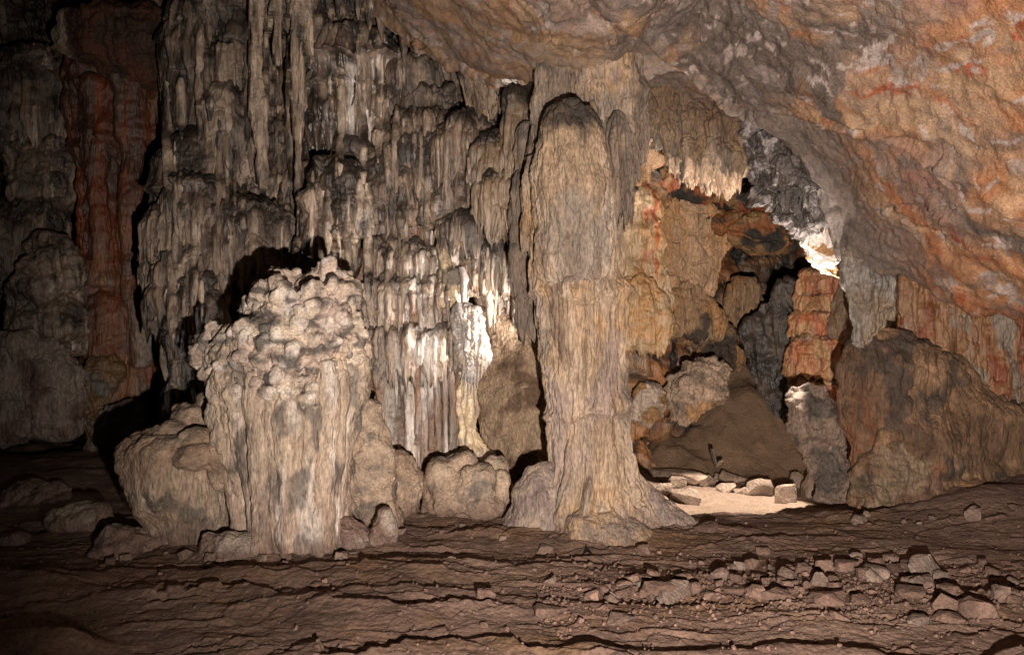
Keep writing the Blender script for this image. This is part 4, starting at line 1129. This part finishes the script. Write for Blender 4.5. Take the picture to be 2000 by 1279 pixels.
for tb, lab in [([(575, 1925, 1955), (640, 1910, 1982), (700, 1908, 1990), (750, 1922, 1992), (790, 1946, 1986)], 'largest orange brown hanging drapery on the side wall'), ([(570, 1850, 1885), (640, 1848, 1906), (700, 1862, 1916), (742, 1884, 1916)], 'orange brown drapery leaning beside the largest one'),
                ([(590, 1885, 1925), (650, 1888, 1930), (725, 1904, 1926)], 'slim rust drapery squeezed between two wider ones'), ([(545, 1792, 1826), (610, 1790, 1832), (672, 1800, 1822)], 'short reddish drip under the white stained panel'), ([(560, 1820, 1856), (620, 1818, 1862), (690, 1836, 1854)], 'longer reddish drip under the white stained panel'),
                ([(540, 1758, 1796), (600, 1756, 1800), (655, 1770, 1788)], 'brown drip closest to the hanging dark fin'), ([(590, 1976, 2014), (680, 1980, 2026), (745, 1992, 2016)], 'rust drapery at the picture edge beside the largest one')]:
    F_('hanging_drapery', [(tb[0][0] - 30, tb[0][1] + 9, tb[0][2] - 9, 7.85)] + [(r[0], r[1], r[2], 7.62) for r in tb], 7.62, lab, 'stalactite', c_rs, M_WET, dict(lump=(.06, 3), flute=(.07, 7, .06), fine=(.014, 14), rag=(.1, 9)), dr=.6, group='draperies on the side wall')

# ------------------------------------------------------------------ loose stones
def on_floor(u, v):
    y = H * F / (v - CY)
    for _ in range(12):
        x = (u - CX) / F * y
        y = (H - float(floor_h(x, y))) * F / (v - CY)
    return (u - CX) / F * y, y


def stone_mesh(name, sx, sy, sz, seed, colour, angular=1.):
    r = np.random.RandomState(seed)
    bm = bmesh.new()
    n = r.randint(12, 20)
    for k in range(n):
        p = r.normal(size=3)
        p /= np.linalg.norm(p)
        p = np.sign(p) * np.abs(p) ** .7
        bm.verts.new(p * r.uniform(.85, 1.1))
    res = bmesh.ops.convex_hull(bm, input=bm.verts[:])
    for v in [v for v in bm.verts if not v.link_faces]:
        bm.verts.remove(v)
    V = np.array([v.co[:] for v in bm.verts])
    lo, hi = V.min(0), V.max(0)
    for v in bm.verts:
        v.co = ((v.co[0] - lo[0]) / (hi[0] - lo[0]) - .5, (v.co[1] - lo[1]) / (hi[1] - lo[1]) - .5, (v.co[2] - lo[2]) / (hi[2] - lo[2]))
        v.co.x *= sx
        v.co.y *= sy
        v.co.z *= sz
    bmesh.ops.bevel(bm, geom=bm.edges[:], offset=.05 * min(sx, sz) * (2 - angular), segments=2, profile=.6, affect='EDGES', clamp_overlap=True)
    bmesh.ops.triangulate(bm, faces=bm.faces[:])
    bmesh.ops.subdivide_edges(bm, edges=bm.edges[:], cuts=2, use_grid_fill=True)
    bmesh.ops.triangulate(bm, faces=bm.faces[:])
    bm.verts.ensure_lookup_table()
    V = np.array([v.co[:] for v in bm.verts])
    Fc = np.array([[v.index for v in f.verts] for f in bm.faces])
    bm.free()
    q = V + seed * 1.3
    V = V + .05 * min(sx, sz) * np.stack([fbm(q * (3 / sx), 3, 1), fbm(q * (3 / sx), 3, 2), fbm(q * (3 / sx), 3, 3)], -1)
    c = mixc(colour, colour * .7, ss(-.2, .4, noise(q * 8, 9)))
    return mesh_np(name, V, Fc, c, M_STONE)


def stone(u, vb, w, h, seed, label, cat='stone', group=None, colour=MUD * 1.1, name='stone', ang=1., sink=.5, rz=None, depth=None):
    x, y = on_floor(u, vb)
    s = y / F
    sx, sz = w * s, h * s
    sy = depth or min(max(sx, sz) * .75, .35)
    y2 = y + sy * .45
    r = np.random.RandomState(seed)
    o = stone_mesh(name, sx * 1.05, sy, sz * 1.0 + sink * sz, seed, colour, ang)
    o.location = (x * y2 / y, y2, float(floor_h(x * y2 / y, y2)) - sink * sz)
    o.rotation_euler = (r.uniform(-.12, .12), r.uniform(-.15, .15), r.uniform(-.35, .35) if rz is None else rz)
    return tag(o, label, cat, group)


BAND = 'stones of the rubble band on the mud floor'
ST = [
    (1807, 1120, 66, 46, 'large pointed stone standing highest at the back of the rubble band'),
    (1912, 1203, 68, 42, 'large pale blunt boulder like stone near the end of the rubble band'),
    (1850, 1197, 52, 38, 'pyramid shaped stone leaning on the large blunt stone'),
    (1858, 1168, 46, 26, 'flat stone behind the pyramid shaped stone'),
    (1852, 1220, 66, 22, 'low wide stone in front of the pyramid shaped stone'),
    (1790, 1149, 66, 24, 'broad slab below the large pointed stone'),
    (1778, 1170, 54, 22, 'slab tilted in front of the broad slab under the pointed stone'),
    (1598, 1150, 34, 32, 'upright block beside a black shadow in the middle of the rubble band'),
    (1630, 1158, 32, 22, 'block shouldering the upright block in mid band'),
    (1610, 1118, 30, 26, 'triangular stone at the rear edge above the upright block'),
    (1537, 1134, 38, 34, 'tall rounded stone at the rear edge of the rubble band'),
    (1569, 1119, 30, 22, 'stone between the tall rounded stone and the triangular one'),
    (1654, 1116, 48, 18, 'pair high flat stone at the rear edge past the triangular stone'),
    (1690, 1131, 26, 26, 'narrow stone at the rear beyond the flat rear one'),
    (1705, 1132, 50, 26, 'wide block between the narrow rear stone and the pointed stone'),
    (1740, 1101, 34, 18, 'lone stone at the rear just short of the large pointed stone'),
    (1514, 1172, 54, 24, 'dome shaped stone at the front edge above the long black shadow'),
    (1477, 1168, 36, 22, 'stone touching the dome shaped front stone'),
    (1620, 1183, 68, 24, 'long slab at the front edge under the upright block'),
    (1434, 1162, 50, 12, 'pale thin slab in the front edge of the rubble band'),
    (1408, 1138, 34, 28, 'peaked stone where the rubble band narrows'),
    (1324, 1179, 72, 34, 'biggest flat topped slab at the thin end of the rubble band'),
    (1282, 1177, 58, 36, 'tilted slab overlapping the biggest flat topped slab'),
    (1266, 1149, 42, 20, 'slab behind the tilted slab, casting a thick shadow'),
    (1219, 1155, 34, 20, 'small block just beyond the tilted slabs'),
    (1196, 1179, 30, 24, 'rounded stone at the thin end of the rubble band'),
    (1172, 1155, 36, 16, 'low stone sunk in mud at the start of the rubble band'),
    (1158, 1176, 28, 20, 'small dull stone in front of the low sunken stone'),
    (1072, 1142, 28, 16, 'lone wedge stone on the mud in front of the column foot'),
    (1072, 1211, 66, 18, 'long brick like stone lying alone near the front ridge'),
    (1212, 1217, 54, 16, 'flat pale slab with a thick shadow, near the front ridge'),
    (1176, 1191, 22, 12, 'pebble sized block between the flat pale slab and the band'),
    (1638, 1209, 40, 20, 'egg shaped stone alone in front of the rubble band'),
    (857, 1232, 32, 14, 'square brick shaped stone alone on the near mud'),
    (950, 1176, 36, 24, 'stone half buried in mud, alone in the middle of the floor'),
    (882, 1099, 16, 11, 'pale pebble in the hollow in front of the lumpy boulder'),
    (945, 1226, 16, 10, 'pebble near the square brick shaped stone'),
    (1680, 1180, 44, 16, 'front slab between the long slab and the wide band gap'),
    (1943, 1028, 38, 16, 'rounded stone at the wall foot, near the picture edge'),
    (1984, 1024, 34, 18, 'outermost rounded stone at the wall foot'),
    (1956, 1178, 30, 36, 'thin tilted slab beside the large blunt stone'),
    (1985, 1178, 36, 20, 'stone at the picture edge beyond the thin tilted slab'),
    (1793, 1219, 52, 16, 'flat stone before the broad slabs, edged by a black shadow'),
    (1380, 1040, 44, 22, 'half sunk round stone at the skirt of the column'),
    (1492, 1082, 30, 14, 'small flat stone on the bare mud behind the rubble band'),
]
for k, (u, v, w, h, lab) in enumerate(ST):
    stone(u, v, w * 1.05, h * .85, 500 + k, lab, ang=(.2 if k % 3 else 1.), group=BAND if 1100 < u and 1100 < v < 1190 else None, colour=mixc(MUD * (.95 + .35 * ((k * 37) % 10) / 10), np.array((.23, .175, .145)), np.array([.8 * ((k * 29) % 7 == 0) + .35 * ((k * 13) % 5 == 0)]))[0])
AST = 'stones on the alcove floor'
for k, (u, v, w, h, lab) in enumerate([
        (1321, 954, 30, 18, 'bright angular stone on the alcove floor, near the column'), (1295, 966, 26, 20, 'rusty stone between the bright angular one and the column'), (1436, 945, 58, 20, 'long rounded stone at the rear of the alcove floor'),
        (1486, 969, 50, 24, 'large cream boulder like stone in the lit alcove'), (1533, 984, 46, 28, 'grey white banded stone at the lit floor front'), (1558, 955, 26, 24, 'round white stone behind the banded one'),
        (1583, 973, 26, 38, 'upright glowing stone against the grey stone post'), (1320, 947, 110, 18, 'long flat slab at the back edge of the alcove floor'), (1337, 984, 54, 20, 'split brown stone at the lit floor front near the column'), (1382, 951, 28, 16, 'small block at the end of the long flat slab'),
        (1420, 960, 34, 12, 'flat fragment in the middle of the alcove floor'), (1450, 965, 22, 10, 'chip beside the large cream stone'), (1400, 940, 20, 12, 'dark chip under the leaning stick')]):
    stone(u, v, w * 1.15, h * 1.25, 600 + k, lab, group=AST, sink=.3, colour=np.array((.34, .25, .19)) * (.75 + .3 * ((k * 7) % 5) / 5))
# small fragments that nothing tells apart
fr = np.random.RandomState(77)
FRG = 'small fragments in the rubble band'
for k in range(170):
    u = fr.uniform(1140, 2010)
    c = np.interp(u, [1140, 1300, 1500, 1700, 1900, 2010], [1158, 1152, 1136, 1130, 1150, 1150])
    hw = np.interp(u, [1140, 1300, 1500, 2010], [14, 22, 36, 48])
    v = c + fr.uniform(-1, 1) * hw
    w = 8 + 30 * fr.rand() ** 2.2
    stone(u, v, w, w * fr.uniform(.3, .75), 700 + k, 'small mud brown fragment in the rubble band', group=FRG, colour=mixc(MUD * fr.uniform(.85, 1.3), np.array((.22, .17, .14)), np.array([.8 * (fr.rand() > .85)]))[0])
DBR = 'chips lying against the rock feet'
for k in range(46):
    seg = [(400, 520, 1098, 8), (520, 690, 1088, 10), (200, 380, 1092, 8), (700, 980, 1045, 18), (980, 1320, 1068, 12), (1660, 1990, 1018, 10)][k % 6]
    u = fr.uniform(seg[0], seg[1])
    v = seg[2] + fr.normal() * seg[3]
    w = 8 + 26 * fr.rand() ** 2
    stone(u, v, w, w * fr.uniform(.4, .8), 1200 + k, 'small dull stone chip lying in the mud against the foot of the rocks', group=DBR, colour=mixc(MUD * 1.2, np.array((.26, .2, .165)), np.array([fr.rand()]))[0])
SCT = 'pebbles scattered on the mud'
for k in range(60):
    u, v = fr.uniform(20, 2000), fr.uniform(1090, 1275)
    w = fr.uniform(6, 14)
    stone(u, v, w, w * .6, 900 + k, 'tiny brown pebble scattered on the open mud floor', cat='pebble', group=SCT, name='pebble', colour=MUD * fr.uniform(1.1, 1.8))

gr = np.random.RandomState(99)
V0, F0 = ico(1)
n = 8300
gu = np.concatenate([gr.uniform(1050, 2050, 6500), gr.uniform(-50, 2050, n - 6500)])
gv = np.concatenate([np.interp(gu[:6500], [1050, 1500, 2050], [1155, 1140, 1150]) + gr.normal(size=6500) * 34, gr.uniform(1010, 1300, n - 6500)])
gy = H * F / (gv - CY)
keep = noise(np.stack([gu / F * gy * 1.5, gy * 2.5, 0 * gy], -1), 97) + gr.uniform(-.6, .6, n) > (-.1)
gu, gy = gu[keep], gy[keep]
gx = (gu - CX) / F * gy
gz = floor_h(gx, gy)
sz = .004 + .013 * gr.rand(len(gx)) ** 3
Vg = V0[None] * (sz[:, None] * gr.uniform(.6, 1.3, (len(gx), 3)))[:, None, :] * gr.uniform(.75, 1.2, (len(gx), len(V0), 1)) + np.stack([gx, gy, gz + sz * .2], -1)[:, None]
Fg = F0[None] + (np.arange(len(gx)) * len(V0))[:, None, None]
cg = np.repeat(MUD * gr.uniform(.8, 1.35, (len(gx), 1)), len(V0), 0)
o = mesh_np('grit', Vg.reshape(-1, 3), Fg.reshape(-1, 3), cg, M_STONE, smooth=False)
o['kind'] = 'stuff'

# leaning stick in the alcove and a dark dead leaf on the mud
stick = empty('broken_stick', tuple(float(q) for q in W(1402, 915, 8.75)), 'short dark broken stick leaning on the mud slope in the alcove', 'stick')
loft('stem', [(876, 1387, 1396), (892, 1390, 1398), (910, 1396, 1403), (918, 1399, 1404)], 8.75, SOOT_SHADE * 1.3, M_DRY, parent=stick, na=24, nv=60, dr=1., seed=1, st=dict(lump=(.008, 10), fine=(.004, 20)))
loft('stub', [(899, 1404, 1416), (906, 1400, 1412), (914, 1397, 1404)], 8.72, BROWN * .7, M_DRY, parent=stick, na=24, nv=40, dr=1., seed=2, st=dict(lump=(.006, 10)))
x, y = on_floor(1147, 1082)
bm = bmesh.new()
zz = float(floor_h(x, y)) + .012
pts = [(.0, .06), (.018, .03), (.05, .04), (.032, .0), (.045, -.04), (.012, -.035), (0, -.06), (-.014, -.035), (-.045, -.03), (-.03, .005), (-.05, .04), (-.018, .03)]
vs = [bm.verts.new((px * .8, py * 1.6, .012 * math.cos(px * 60) + .01 * abs(py) / .06)) for px, py in pts]
ct = bm.verts.new((0, 0, .0))
for i in range(len(vs)):
    bm.faces.new((ct, vs[i], vs[(i + 1) % len(vs)]))
bmesh.ops.solidify(bm, geom=bm.faces[:], thickness=.003)
me = bpy.data.meshes.new('dead_leaf')
bm.to_mesh(me)
bm.free()
ca = me.color_attributes.new('Col', 'FLOAT_COLOR', 'POINT')
for d_ in ca.data:
    d_.color = (.03, .022, .015, 1)
me.materials.append(M_DRY)
lf = bpy.data.objects.new('dead_leaf', me)
C.objects.link(lf)
lf.location = (x, y, zz)
tag(lf, 'dark curled dead leaf on the mud before the column foot', 'leaf')

# thin ribs that run down over the rear wall, laid on whatever rock is there
bpy.context.view_layer.update()
dgr = bpy.context.evaluated_depsgraph_get()
scn = bpy.context.scene
from mathutils import Vector


def wall_y(u, v):
    p = W(u, v, 1.0) - np.array((0, 0, H))
    hit, loc, nor, idx, ob, mt = scn.ray_cast(dgr, Vector((0, 0, H)), Vector(p).normalized(), distance=40)
    return (loc.y, ob.name) if hit else (9., '')


rb = np.random.RandomState(31)
NEAR = ('cauliflower_crown', 'fluted_stem', 'flute', 'shaft', 'cave_ceiling', 'knobbly', 'front_dome', 'shoulder', 'drip_boss', 'hanging_slab', 'broken_lip', 'white_cap', 'spire', 'cave_floor', 'rock', 'boulder')
cnt = 0
for k in range(420):
    u0 = rb.uniform(310, 1040)
    v0 = rb.uniform(-30, 560)
    ln_ = rb.uniform(70, 260) * (1.2 if u0 < 640 else .85)
    wd = 2.5 + 8.5 * rb.rand() ** 1.6
    vs_ = np.linspace(v0, v0 + ln_, 14)
    us_ = u0 + rb.uniform(-6, 6) * np.linspace(0, 1, 14) + rb.normal(size=14).cumsum() * .5
    hits = [wall_y(a, b) for a, b in zip(us_, vs_)]
    ok = 0
    for h_ in hits:
        if any(h_[1].startswith(nm) for nm in NEAR):
            break
        ok += 1
    if ok < 6:
        continue
    ys_ = np.array([h_[0] for h_ in hits[:ok]])
    if ys_.max() - ys_.min() > .9 or ys_.mean() < 7.1:
        continue
    ys_ = np.minimum(ys_, smooth1(ys_, 2)) + .01
    pr = np.interp(np.linspace(0, 1, ok), [0, .15, .7, 1], [.35, .9, 1, .3])
    tb = [(vs_[i], us_[i] - wd * pr[i], us_[i] + wd * pr[i], ys_[i]) for i in range(ok)]
    pale = rb.rand() ** 1.5
    F_('drip_rib', tb, 8., 'thin drip rib running down the dark ribbed rear wall', 'dripstone', lambda P, t, d: mixc(c_grey(P, t, d, 400), PALE * (.7 + .6 * pale), blot(P, 6, -.6 + .5 * (1 - pale), .3, 401, (1, 1, .2)) * .85), M_WET,
       dict(lump=(.03, 3.5), flute=(.03, 12, .08), ring=(.006, 24), fine=(.01, 20)), na=28, nv=70, dr=1., group='thin drip ribs on the rear wall')
    cnt += 1
    if cnt >= 95:
        break
print('ribs', cnt)

# ------------------------------------------------------------------ light, camera
def spot(name, loc, aim, power, col, size, blend, rad):
    l = bpy.data.lights.new(name, 'SPOT')
    l.energy, l.color, l.spot_size, l.spot_blend, l.shadow_soft_size = power, col, math.radians(size), blend, rad
    o = bpy.data.objects.new(name, l)
    C.objects.link(o)
    o.location = loc
    from mathutils import Vector
    d = Vector(aim) - Vector(loc)
    o.rotation_euler = d.to_track_quat('-Z', 'Y').to_euler()
    return o


spot('floodlight', (.36, .2, .96), tuple(W(1360, 570, 7)), 2800, (1, .86, .75), 105, 1., .03)
spot('niche_lamp', tuple(W(1140, 640, 7.05)), tuple(W(820, 600, 7.5)), 230, (1, .9, .82), 70, .8, .03)
spot('alcove_lamp', tuple(W(1560, 420, 8.1)), tuple(W(1400, 985, 7.9)), 1500, (1, .88, .76), 37, .25, .04)
spot('alcove_lamp', tuple(W(1605, 890, 8.05)), tuple(W(1450, 380, 7.6)), 750, (1, .86, .74), 64, .5, .04)

w = bpy.data.worlds.new('World')
bpy.context.scene.world = w
w.use_nodes = True
w.node_tree.nodes['Background'].inputs['Color'].default_value = (1, .8, .7, 1)
w.node_tree.nodes['Background'].inputs['Strength'].default_value = .004

cam = bpy.data.cameras.new('camera')
cam.lens = 36 * F / 2000
cam.sensor_width = 36
cam.clip_end = 200
co = bpy.data.objects.new('camera', cam)
C.objects.link(co)
co.location = (0, 0, H)
co.rotation_euler = (math.radians(90), 0, 0)
sc = bpy.context.scene
sc.camera = co
sc.view_settings.view_transform = 'Standard'
sc.view_settings.look = 'None'
sc.view_settings.exposure = 0
sc.view_settings.gamma = 1
sc.cycles.use_denoising = True
sc.cycles.max_bounces = 6
for o_ in bpy.data.objects:
    if len(str(o_.get('label', '')).split()) > 16:
        print('LONG', o_['label'])
